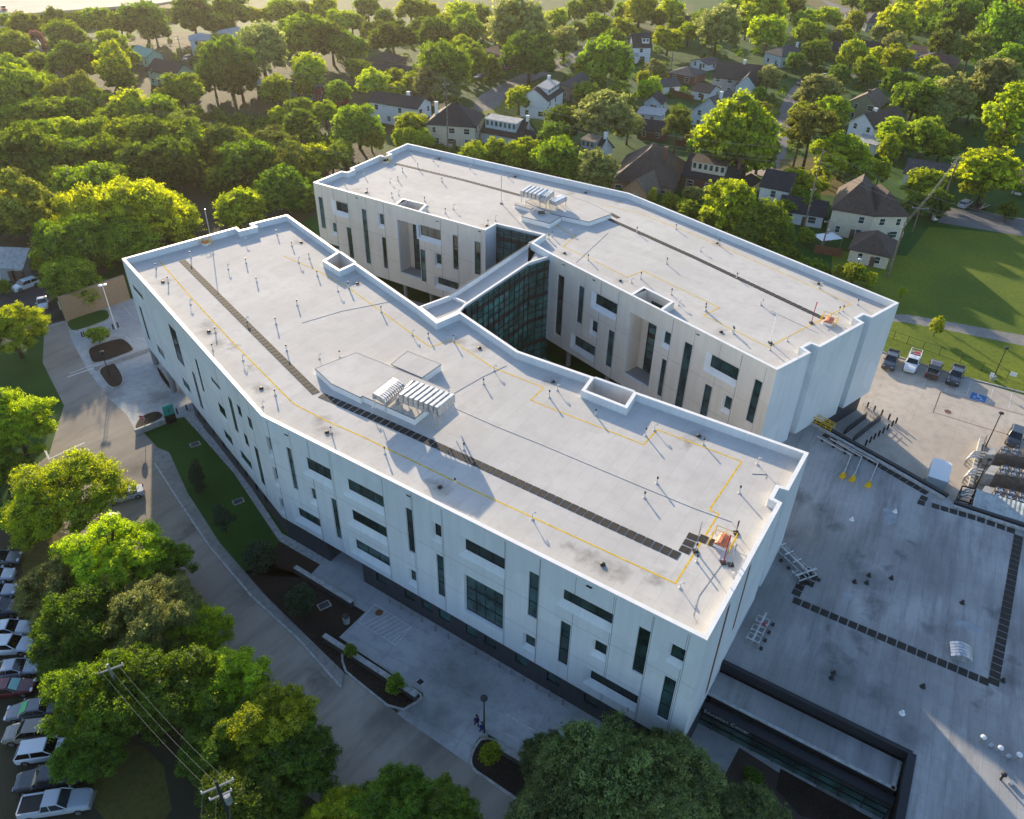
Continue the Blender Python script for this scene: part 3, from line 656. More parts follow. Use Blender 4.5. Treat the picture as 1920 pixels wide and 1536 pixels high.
hs=MB(); c_=G(1834,745.5); hx=(G(1842,748)-G(1826,743)).normalized(); hy=Vector((-hx.y,hx.x,0))
Q=lambda u,v,z=.024:(c_.x+hx.x*u+hy.x*v,c_.y+hx.y*u+hy.y*v,z)
hs.face([Q(-1.1,-1.1),Q(1.1,-1.1),Q(1.1,1.1),Q(-1.1,1.1)],M['blue'])
def stroke(pts,w=.13):
    for a,b in zip(pts[:-1],pts[1:]):
        d=Vector((b[0]-a[0],b[1]-a[1])).normalized()*1; nx=Vector((-d.y,d.x))*w/2; d=d*w/3
        hs.face([Q(a[0]-nx.x-d.x,a[1]-nx.y-d.y,.028),Q(b[0]-nx.x+d.x,b[1]-nx.y+d.y,.028),Q(b[0]+nx.x+d.x,b[1]+nx.y+d.y,.028),Q(a[0]+nx.x-d.x,a[1]+nx.y-d.y,.028)],M['paint'])
stroke([(-.15,.65),(-.1,.1),(.4,.1),(.62,-.55),(.85,-.45)]); stroke([(-.12,.35),(.35,.33)])
stroke([(-.30,.15),(-.55,-.15),(-.5,-.6),(-.1,-.85),(.35,-.7),(.45,-.35)])
hs.face([Q(-.15+.17*math.cos(t*.785),.84+.17*math.sin(t*.785),.032) for t in range(8)],M['paint'])
tag(hs.build('accessible_bay_symbol'),kind='structure')
mk=MB(); g=GP([(702,1133),(735,1149),(772,1176),(741,1209),(673,1167)])
A_=GP([(703,1133),(771,1176),(741,1209),(672,1167)]); line(mk,A_+[A_[0]],.11,.020,M['paint'])
for k in range(1,9):
    t=k/9; a=A_[3].lerp(A_[2],t) if t<.98 else A_[2]; b=A_[0].lerp(A_[1],min(1,t+.02))
    a2=A_[3].lerp(A_[2],max(0,t-.32)); line(mk,[a,b] if False else [A_[3].lerp(A_[2],t*.98),A_[0].lerp(A_[1],t*.98)] if False else [A_[3].lerp(A_[2],t),A_[0].lerp(A_[1],min(1,t+.22))],.1,.020,M['paint'])
line(mk,GP([(951,1340),(1002,1371)]),.11,.020,M['paint']); line(mk,GP([(945,1374),(1000,1405)]),.09,.020,M['paint'])
tag(mk.build('plaza_marking'),kind='structure')
# elevated road top left
hw=MB(); hp=GP([(-60,38),(40,26),(300,6),(420,-14),(150,-30),(-60,-20)],6); hw.prism([(p.x,p.y) for p in hp],5.0,6.0,M['lot']); 
h2=GP([(-40,30),(26,28),(62,66),(78,88),(56,96),(32,72),(-40,60)],6)
hw.prism([(p.x,p.y) for p in h2],4.9,5.9,M['lot'])
for a,b in zip(h2[1:3],h2[2:4]): hw.beam((a.x,a.y,5.9),(b.x,b.y,5.9),.3,.9,M['curb'])
tag(hw.build('road'),kind='structure')

# low landscape walls
def lowwall(px0,px1,label,h=1.0,w=.55,ext=0):
    a=G(*px0,h); b=G(*px1,h); t=thing('garden_wall',label,'wall',(a.x,a.y,0)); mb=MB(); mb.beam((a.x,a.y,0),(b.x,b.y,0),w-.12,h-.12,M['base']); mb.build('wall',t)
    mb=MB(); mb.beam((a.x,a.y,h-.118),(b.x,b.y,h-.118),w,.118,M['curb']); mb.build('coping',t)
lowwall((553,1062),(660,1128),'long charcoal garden wall with pale coping beside the ground floor recess')
lowwall((607,1190),(781,1303),'low charcoal wall with pale coping behind the two small street trees')
lowwall((932,1396),(1060,1470),'low charcoal wall with pale coping half hidden by the big oak')
a=G(252,806,.9); b=G(317,782,.9); t=thing('garden_wall','low pale wall along the edge of the mulched drive entrance island','wall',(a.x,a.y,0)); mb=MB(); mb.beam((a.x,a.y,0),(b.x,b.y,0),.35,.9,M['curb']); mb.build('wall',t)
# ============================================================ TREES
LM={'d':leafmat('oak_leaves_dark',(.040,.085,.010),(.16,.25,.022),.5),
    'm':leafmat('leaves_mid_green',(.06,.125,.012),(.25,.36,.03),.52),
    'y':leafmat('leaves_bright_green',(.12,.185,.012),(.42,.50,.03),.55),
    'o':leafmat('leaves_olive',(.12,.155,.04),(.33,.37,.11),.45),
    'p':leafmat('leaves_brown_green',(.07,.10,.016),(.26,.31,.045),.45),
    'k':leafmat('leaves_pink',(.12,.05,.045),(.30,.15,.12),.4),
    'g':leafmat('leaves_grey_green',(.045,.07,.022),(.22,.27,.085),.42),
    'b':leafmat('leaves_blue_green',(.018,.045,.025),(.055,.11,.05),.3)}
ICO=[]
def ico():
    if not ICO:
        import bmesh
        b=bmesh.new(); bmesh.ops.create_icosphere(b,subdivisions=2,radius=1); b.verts.ensure_lookup_table()
        ICO.append((np.array([v.co[:] for v in b.verts]),[[v.index for v in f.verts] for f in b.faces])); b.free()
    return ICO[0]
def crown_mesh(name,seed,shape,nleaf,ls):
    """unit crown (half width 1, centred on 0) of leaf-clump faces spread over many lobes"""
    rg=np.random.default_rng(seed); bl=[]
    if shape=='broad':  nb,vr,br=34,.85,.31
    elif shape=='tall': nb,vr,br=34,1.35,.34
    elif shape=='pine': nb,vr,br=20,.9,.29
    elif shape=='round':nb,vr,br=40,.95,.33
    elif shape=='cone': nb,vr,br=20,1.5,.34
    else: nb,vr,br=52,.8,.22
    for i in range(nb):
        th=i*2.399963+rg.uniform(-.4,.4); f=(i+.5)/nb; zz=1-1.55*f; rr=math.sqrt(max(0,1-zz*zz))
        k=rg.uniform(.55,.88); 
        if shape=='cone': rr=(1-(zz+.6)/1.6)*.9; 
        if shape in('near','pine'): k=rg.uniform(.5,.98)
        r=br*rg.uniform(.7,1.2); bl.append((rr*k*math.cos(th),rr*k*math.sin(th),zz*vr*k*1.05,r))
    bl.append((0,0,0,.5 if shape!='pine' else .25)); B=np.array(bl)
    C=[];NR=[];T=[]
    w=B[:,3]**2; w/=w.sum(); cnt=rg.multinomial(int(nleaf*1.6),w)
    per=14 if shape!='near' else 26; cr=.09 if shape!='near' else .062
    for bi,(b,c) in enumerate(zip(B,cnt)):
        g=max(3,c//per); d=rg.normal(size=(g,3)); d/=np.linalg.norm(d,axis=1)[:,None]; d[:,2]=np.where(d[:,2]<-.3,d[:,2]*-.6,d[:,2])
        rr=b[3]*rg.uniform(.72,1.12,g); rr*=np.where(rg.random(g)<.12,1.22,1)
        p=b[:3]+d*rr[:,None]*[1,1,.85]; tn=rg.uniform(0,1,g)**1.6*.75+.25*bi%3*.1
        off=rg.normal(size=(g,per,3)); off/=np.linalg.norm(off,axis=2)[:,:,None]; off*=cr*rg.uniform(.35,1.15,(g,per,1))*rg.uniform(.7,1.5,(g,1,1))*[1,1,.6]
        p=(p[:,None,:]+off).reshape(-1,3); d=(d[:,None,:]*.6+off/cr*.7).reshape(-1,3)
        dist=np.linalg.norm((p[:,None,:]-B[None,:,:3])/[1,1,.85],axis=2)/B[None,:,3]; dist[:,bi]=9
        ok=dist.min(axis=1)>.76; C.append(p[ok]); NR.append(d[ok]); T.append(np.repeat(tn,per)[ok])
    C=np.vstack(C)[:nleaf*2]; NR=np.vstack(NR); T=np.concatenate(T)
    if len(C)>nleaf:
        s=rg.permutation(len(C))[:nleaf]; C=C[s];NR=NR[s];T=T[s]
    n=len(C); nrm=NR*.8+rg.normal(0,.5,(n,3))+[0,0,.25]; nrm/=np.linalg.norm(nrm,axis=1)[:,None]
    a=np.cross(nrm,rg.normal(size=(n,3))); a/=np.linalg.norm(a,axis=1)[:,None]; b=np.cross(nrm,a)
    sz=ls*rg.uniform(.55,1.35,(n,1)); a=a*sz; b=b*sz*rg.uniform(.45,.8,(n,1))
    V=np.empty((n*4,3)); V[0::4]=C-a; V[1::4]=C-b*.9; V[2::4]=C+a; V[3::4]=C+b*.9
    tone=np.clip(T+rg.uniform(0,.4,n),0,1)
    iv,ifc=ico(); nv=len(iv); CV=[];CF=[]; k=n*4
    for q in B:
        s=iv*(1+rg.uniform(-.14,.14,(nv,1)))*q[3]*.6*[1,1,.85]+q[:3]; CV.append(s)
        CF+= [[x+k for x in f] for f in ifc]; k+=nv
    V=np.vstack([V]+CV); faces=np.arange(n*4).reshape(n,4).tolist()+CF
    me=bpy.data.meshes.new(name); me.from_pydata(V.tolist(),[],faces); me.update()
    at=me.attributes.new('tone','FLOAT','FACE'); tv=np.concatenate([tone,np.full(len(CF),.12)]).astype(np.float32); at.data.foreach_set('value',tv)  # lobe cores get a dark leaf tone, painting in shade inside the crown
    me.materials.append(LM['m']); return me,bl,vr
def trunk_mesh(name,bl,hc,shape,seed):
    """unit crown above a trunk; hc = crown centre height in crown half widths"""
    rg=random.Random(seed); mb=MB(); r=.055 if shape!='cone' else .05
    top=(.02,.03,hc*.0-.25)
    mb.tube([(0,0,-hc),(.01,0,-hc*.6),(0,.02,-.35),(.01,0,.05)],[r*1.35,r,r*.85,r*.4],M['trunk'],7)
    for q in bl[::3][:7]:
        z0=-.45+rg.random()*.3; mb.tube([(0,.01,z0),(q[0]*.45,q[1]*.45,(z0+q[2])*.5+.02),(q[0],q[1],q[2])],[r*.55,r*.4,r*.12],M['trunk'],5)
    me=bpy.data.meshes.new(name); me.from_pydata(mb.v,[],mb.f); me.materials.append(M['trunk']); me.polygons.foreach_set('use_smooth',[True]*len(me.polygons)); return me
PROTO={}
def proto(shape,i,near=False):
    k=(shape,i,near)
    if k not in PROTO:
        nl,ls={True:(52000,.019),False:(7500,.047),'mid':(16000,.031)}[near]
        cm,bl,vr=crown_mesh('crown_'+shape,hash((shape,i))%1000 if False else sum(map(ord,shape))*7+i*13,shape,nl,ls)
        hc={'broad':.92,'tall':1.65,'pine':1.9,'round':1.05,'cone':1.6,'near':1.0}[shape]
        PROTO[k]=(cm,trunk_mesh('trunk_'+shape,bl,hc,shape,i),hc,vr)
    return PROTO[k]
TREES=[]; CS=1.10
KN={'d':'dark green','m':'mid green','y':'bright yellow-green','o':'pale olive','p':'brownish green','k':'pink flowering','b':'blue-green','g':'grey-green'}
def tree(px,py,w,kind='m',shape='broad',near=False,label=None,group=None,cat='tree',name='tree',zs=1.0):
    rg=random.Random(px*31+py*7+w); cm,tm,hc,vr=proto(shape,rg.randrange(3),near)
    R_=6.0
    for _ in range(6):
        p=G(px,py,hc*R_*zs); R_=w/2*depth(p)/FPX
    o=thing(name,label,cat,(p.x,p.y,0),rg.uniform(0,6.28),group)
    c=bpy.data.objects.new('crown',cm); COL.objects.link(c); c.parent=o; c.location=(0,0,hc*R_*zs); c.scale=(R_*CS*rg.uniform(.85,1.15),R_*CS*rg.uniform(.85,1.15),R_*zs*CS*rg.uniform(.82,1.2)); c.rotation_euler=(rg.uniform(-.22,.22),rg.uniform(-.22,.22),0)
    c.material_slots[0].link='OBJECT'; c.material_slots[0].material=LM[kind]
    t=bpy.data.objects.new('trunk',tm); COL.objects.link(t); t.parent=o; t.location=(0,0,hc*R_*zs); t.scale=(R_,R_,R_*zs)
    TREES.append((px,py,w)); return o
SH={'d':'broad','m':'broad','y':'broad','o':'round','p':'pine','k':'round','b':'cone'}
SHN={'broad':'broad','tall':'tall','pine':'open crowned','round':'rounded','cone':'conical','near':'wide'}
TREELAB=set()
def trees(spec,place,group,near=False):
    """spec: 'x,y,w,kind[shape letter]' items; label from look and place, sorted by where each stands"""
    items=[]; used=TREELAB
    for it in spec.split():
        f=it.split(','); k=f[3][0]; sh={'t':'tall','r':'round','b':'broad','p':'pine','c':'cone','n':'near'}.get(f[3][1:2] or '',SH[k]); items.append((int(f[0]),int(f[1]),int(f[2]),k,sh))
    seen={}
    for x,y,w,k,sh in items:
        sz='small' if w<46 else ('large' if w>90 else 'medium'); pl=place(x,y); kn=KN[k]; sn=SHN[sh]
        c=[f"{sz} {kn} {sn} tree {pl}",f"{kn} {sn} tree {pl}",f"{sz} {kn} tree {pl}",f"{sz} {sn} tree {pl}",f"{kn} tree {pl}",f"{sn} tree {pl}",f"{sz} tree {pl}",f"leafy {kn} tree {pl}",f"leafy {sn} tree {pl}",f"leafy tree {pl}",f"tree {pl}"]
        c=[q for q in c if len(q.split())<=16 and q not in used] or [f"one of several {kn} trees {pl}"]
        used.add(c[0]); tree(x,y,w,k,sh,near,c[0],group)
def near_place(x,y):
    L=[((1383,300),'beside the brick house with the long beige dormer'),((1640,420),'beside the large tan hip roofed house'),((740,215),'by the long white two storey house'),((860,230),'by the dark roofed cream house'),((955,265),'by the blue-white house with a metal dormer'),
       ((1028,190),'by the white gabled house with the chimney'),((1120,290),'by the white house with the brown dormer'),((1220,330),'by the sprawling brown roofed house'),((1455,370),'by the white house with black roof'),((1735,325),'by the grey roofed white bungalow'),
       ((1625,230),'by the white gabled house east of the street'),((1335,190),'by the pale gabled house west of the street'),((1375,140),'by the brown gabled manor house'),((1490,100),'by the pale blue bungalow'),((1650,85),'by the black roofed cottage'),((1755,105),'by the maroon roofed ranch house'),
       ((1790,150),'by the brown roofed porch house'),((1208,75),'by the tall white house with a dark roof'),((980,30),'by the dark roofed house with two dormers'),((303,125),'by the mint green house'),((385,80),'by the pale metal roofed house'),((455,60),'by the bright metal roofed building'),
       ((605,175),'by the small red barn'),((500,155),'by the flat roofed maroon building'),((740,130),'by the brown roofed bungalow'),((1210,230),'by the dark garage with the brick wall'),((1640,40),'by the grey hip roofed house in the far distance'),((930,100),'by the red brick house'),((40,60),'below the elevated road')]
    b=min(L,key=lambda q:(q[0][0]-x)**2+(q[0][1]-y)**2)
    q=b[0]; dx=x-q[0]; dy=y-q[1]
    side=('right of' if dx>0 else 'left of') if abs(dx)>abs(dy) else ('in front of' if dy>0 else 'behind')
    return side+' '+b[1].split(' ',1)[1]
def wood_place(x,y):
    a='far' if y<230 else ('middle' if y<320 else 'front'); c='left edge' if x<90 else ('left half' if x<260 else ('centre' if x<420 else 'right end'))
    return f"in the {a} rows of the wood at its {c}"
T_far="15,48,52,m 48,52,72,m 105,40,48,d 150,45,45,d 186,40,62,m 225,48,60,m 270,36,82,d 290,58,60,d 124,72,78,m 27,88,72,m 2,80,60,m 67,80,42,k 140,118,100,d 210,92,56,yt 212,125,64,yt 243,112,44,y 226,152,62,d 25,138,72,m 72,124,62,m \
362,32,88,d 433,22,78,m 410,50,64,d 490,34,46,y 530,24,62,m 566,24,52,m 610,22,62,y 640,42,66,y 490,92,98,o 417,80,42,d 388,96,42,y 428,128,105,d 400,150,70,d 450,150,80,d 575,74,92,m 622,82,82,d 545,60,60,m 578,136,74,y 518,172,68,y 570,168,46,y 343,172,92,m 318,190,60,m 560,208,62,m 562,235,58,mt 522,220,42,y 610,214,60,y 633,176,52,m 650,88,72,m 670,132,52,d \
660,44,56,m 690,18,50,m 720,38,40,m 737,72,88,d 700,62,50,d 770,20,62,y 800,24,50,y 815,66,64,d 790,52,50,m 860,32,62,y 902,30,50,m 875,58,72,m 838,50,50,y 973,56,110,o 940,62,60,o 993,108,98,d 965,96,52,m 1043,42,58,y 1058,80,64,o 1080,66,50,d 1123,52,68,m 1167,54,52,y 1150,80,52,d 1078,24,42,m 1107,16,52,m 1135,12,40,m 1200,20,68,y 1170,22,44,m 1258,20,54,y 1235,38,40,m 1253,76,58,y 1272,52,44,m \
1137,122,106,m 1100,134,48,y 1098,176,52,y 1112,158,52,m 1158,176,52,m 1175,196,40,m 1135,224,118,o 1178,240,60,o 1052,232,84,d 1040,262,70,d 1220,168,56,y 1228,136,44,o 1210,150,34,y 973,186,62,y 828,132,112,m 806,160,70,o 836,176,62,o 884,116,72,m 920,124,44,m 868,92,50,y 700,158,64,y 742,148,48,y 744,172,40,y 775,158,52,y \
671,236,92,m 650,262,60,m 696,262,50,y 773,236,66,y 760,262,52,y 792,264,46,y 848,150,40,o 890,290,62,y 930,286,56,y 965,292,56,y 990,284,56,y 1018,300,60,m 1046,300,88,m 1075,322,60,m 1122,326,90,or 1270,234,66,p 1222,368,26,yc 1256,378,34,y 1282,384,30,y"
T_r="1292,62,52,y 1312,44,46,m 1346,56,88,o 1380,18,62,m 1430,14,88,y 1400,52,46,m 1440,66,72,y 1420,38,50,y 1487,16,48,d 1508,44,50,m 1518,66,62,m 1547,36,56,y 1602,44,46,y 1582,66,42,y 1565,70,38,o 1640,8,60,m 1600,6,40,m 1680,48,86,y 1655,64,50,o 1738,24,62,y 1710,52,50,m 1797,40,96,d 1820,24,60,m 1760,52,50,d 1874,58,104,m 1845,12,92,m 1900,30,60,y 1780,10,50,m 1700,14,46,m 1763,82,64,pp 1820,94,64,pp 1898,114,62,m \
1598,106,60,y 1641,110,42,y 1682,112,68,y 1676,86,50,o 1742,126,46,y 1762,140,46,o 1530,102,58,d 1490,118,40,d 1440,150,54,o 1397,166,36,y 1423,178,34,m 1437,202,26,p 1574,142,48,d 1624,132,54,y 1655,142,40,y 1540,176,82,o 1505,184,44,o 1562,212,64,y 1505,215,48,y 1524,236,90,p 1500,256,60,p 1685,162,66,d 1700,188,56,m 1383,262,152,yr 1345,282,90,mr 1425,285,80,mr 1285,238,36,p 1300,262,34,p 1583,290,104,y 1556,318,76,y 1610,330,62,m 1541,282,46,y \
1714,196,90,m 1672,246,54,yt 1668,280,44,yt 1700,262,72,m 1732,262,96,m 1766,276,60,m 1782,186,94,o 1746,176,60,m 1860,172,112,o 1822,200,70,m 1757,216,62,o 1895,220,92,yt 1880,262,60,y 1872,186,60,m 1853,326,112,yr 1826,352,60,y 1733,346,74,y 1722,384,60,d 1752,384,60,d 1650,324,38,yt 1497,352,74,y 1470,392,50,m 1514,380,60,m 1531,350,48,y 1364,390,106,y 1340,412,60,m 1434,414,92,m 1400,438,60,d 1465,440,56,d 1300,366,42,o 1290,392,44,m 1905,352,30,m 1890,398,40,d"
T_wood="33,178,102,m 82,166,62,y 143,188,54,m 155,168,58,p 116,180,72,m 84,184,50,m 20,214,64,m 77,218,82,m 140,216,72,m 187,202,62,y 253,214,92,y 300,222,82,m 350,234,62,p 216,232,64,m 67,262,92,m 123,256,82,y 173,258,78,y 233,258,80,y 290,268,96,m 345,272,88,m 413,264,72,p 382,288,60,d 450,272,54,y 517,262,62,p 547,288,52,p 12,278,62,y 45,302,122,d 110,304,102,d 160,300,80,d 270,310,92,d 330,312,92,d 466,312,94,m 500,338,60,d 540,308,62,p 585,302,62,y 622,298,62,m 640,286,44,m \
533,364,88,dr 450,396,84,yr 570,378,56,d 590,350,50,d 410,340,50,m 168,358,110,m 120,358,92,d 216,352,76,m 20,350,70,d 38,388,112,p 70,416,80,d 10,420,60,d 200,300,80,d 0,240,60,m 0,330,60,d 90,330,70,d 500,290,50,m 430,300,60,d 350,296,60,m 20,250,50,y"
CS=.93
trees(T_far,near_place,'trees among the houses on the left and centre')
trees(T_r,near_place,'trees among the houses on the right')
CS=1.05
trees(T_wood,wood_place,'trees of the wood left of the building')
def NT(*a,**k): return tree(*a,**k)
gr='big trees behind the parked cars at the upper left'
for x,y,w,k,l in ((167,424,124,'y','front left crown of the big bright oaks above the white wing corner'),(266,412,140,'y','largest bright oak crown above the white wing corner'),(322,408,84,'y','rightmost bright oak crown touching the white wing corner'),(142,468,124,'d','dark oak left of the big bright oaks and above the parked cars'),(238,458,110,'m','oak crown right against the left corner of the white wing'),(136,530,102,'m','oak rising from the first planting island beside the tan wall'),(70,492,40,'y','small bright tree at the end of the grey house'),(4,540,28,'m','tree clipped by the left edge near the white sedan')):
    tree(x,y,w,k,'broad','mid',l,gr)
gr='young trees on the lawn and planting beds'
for x,y,w,k,sh,l in ((183,628,34,'m','round','young tree on the second planting island'),(368,892,42,'b','cone','young dark tree nearest the stop sign on the front lawn'),(373,912,26,'b','cone','slender sapling in the middle of the front lawn'),(418,972,46,'b','cone','young tree at the lower end of the front lawn'),(486,1048,60,'b','round','broad young tree where lawn meets mulch bed'),(566,1126,54,'b','round','young tree on the mulch bed by the garden wall'),
    (657,1221,26,'m','tall','first small street tree on the kerbed mulch strip'),(741,1284,30,'m','tall','second small street tree on the kerbed mulch strip'),(922,1414,40,'y','tall','small tree beside the lamp post on its round concrete base'),(1412,1456,34,'m','round','small round tree on the brown paved terrace'),
    (1757,612,26,'y','tall','young bright tree beside the curved concrete path'),(1692,548,15,'y','tall','tiny sapling in the grass behind the far wing corner'),(1601,514,40,'y','round','bright shrub-like tree against the far parapet'),(1574,508,24,'y','round','small shrub-like tree beyond the far parapet'),(1630,525,26,'y','round','low bright tree beyond the far right parapet'),(1512,445,30,'y','round','small bright tree at the foot of the tallest wooden pole')):
    tree(x,y,w,k,sh,False,l,gr)
gr='big trees along the road and car park in the foreground'
for x,y,w,k,l in ((22,620,118,'y','tall bright tree on the left edge beside the upper road'),(28,800,135,'y','bright tree on the left edge opposite the stop line'),(6,880,80,'m','shaded tree on the left edge below the stop line'),(118,930,180,'y','broad bright tree overhanging the road and a parked car'),(60,968,110,'y','lower crown joined to the broad bright tree over the road'),
    (205,1052,185,'y','yellow-green tree top nearest the front lawn'),(110,1110,130,'o','yellow-green tree beside the first parked cars'),(300,1066,110,'d','dark low tree right of the yellow-green tree over the kerb'),(165,1186,165,'d','tree with lit top above the white wagon'),(285,1176,180,'o','olive tree in the middle of the foreground cluster'),(372,1190,115,'y','bright tree overhanging the road in the foreground cluster'),
    (190,1320,210,'d','dark shaded tree beside the silver sedans'),(170,1410,130,'d','dark shaded tree above the dark pickup'),(330,1290,190,'d','dark tree in the centre of the foreground cluster'),(432,1300,150,'y','tall bright tree leaning over the road'),(505,1372,170,'y','bright tree over the road in the lower foreground'),(430,1400,170,'d','dark tree right of the forked power pole'),(545,1440,165,'d','large tree at the road edge above the lower frame'),(470,1510,170,'d','dark tree cut by the lower frame beside the power pole'),
    (640,1540,120,'y','bright yellow-green tree top cut by the lower frame'),(735,1515,160,'d','dark green tree top at the lower frame beside the road'),(830,1535,140,'d','dark green tree top at the lower frame near the driveway'),
    (1130,1462,215,'g','great dark oak hiding the near corner of the white wing'),(1222,1425,130,'g','right crown of the great dark oak against the white wall'),(1035,1430,100,'g','small outer crown of the great dark oak over the plaza'),(1050,1520,190,'g','lower left crown of the great dark oak'),(1250,1490,190,'g','lower right crown of the great dark oak'),(1400,1545,150,'g','low tree cut by the frame below the paved terrace')):
    tree(x,y,w,k,'near',True,l,gr)

def undergrowth(name,px,n,seed,mt,hmax=2.6,ls=.45):
    """low brush nobody could count: leaf faces in clumps over a patch of ground"""
    rg=np.random.default_rng(seed); P=[(p.x,p.y) for p in GP(px)]; xs=[p[0] for p in P]; ys=[p[1] for p in P]
    pts=[]
    while len(pts)<n:
        x=rg.uniform(min(xs),max(xs)); y=rg.uniform(min(ys),max(ys)); c=False; j=len(P)-1
        for i in range(len(P)):
            if (P[i][1]>y)!=(P[j][1]>y) and x<(P[j][0]-P[i][0])*(y-P[i][1])/(P[j][1]-P[i][1])+P[i][0]: c=not c
            j=i
        if c: pts.append((x,y))
    C=[]
    for x,y in pts:
        r=rg.uniform(.8,2.2); h=rg.uniform(.5,1)*hmax; k=70; d=rg.normal(size=(k,3)); d/=np.linalg.norm(d,axis=1)[:,None]; d[:,2]=abs(d[:,2]); C.append(d*[r,r,h]*rg.uniform(.75,1.05,(k,1))+[x,y,0])
    C=np.vstack(C); m=len(C); nr=rg.normal(size=(m,3))+[0,0,.8]; nr/=np.linalg.norm(nr,axis=1)[:,None]; a=np.cross(nr,rg.normal(size=(m,3))); a/=np.linalg.norm(a,axis=1)[:,None]; b=np.cross(nr,a)
    s=ls*rg.uniform(.5,1.3,(m,1)); a=a*s; b=b*s*.6; V=np.empty((m*4,3)); V[0::4]=C-a;V[1::4]=C-b;V[2::4]=C+a;V[3::4]=C+b
    me=bpy.data.meshes.new(name); me.from_pydata(V.tolist(),[],np.arange(m*4).reshape(m,4).tolist()); me.update(); at=me.attributes.new('tone','FLOAT','FACE'); at.data.foreach_set('value',rg.uniform(0,.8,m).astype(np.float32)); me.materials.append(mt)
    o=bpy.data.objects.new(name,me); COL.objects.link(o); o['kind']='stuff'; return o
undergrowth('undergrowth',[(-60,180),(150,170),(420,215),(650,265),(600,330),(560,390),(420,380),(230,330),(-40,420)],900,3,LM['d'],3.5)
undergrowth('undergrowth',[(640,60),(1300,20),(1900,20),(1930,380),(1500,300),(1200,250),(900,180),(640,130),(0,130),(0,70)],700,5,LM['d'],2.2)
undergrowth('undergrowth',[(690,262),(900,290),(1080,330),(1280,392),(1420,442),(1560,512),(1540,520),(1400,455),(1240,400),(1060,345),(880,300)],260,6,LM['m'],1.8)
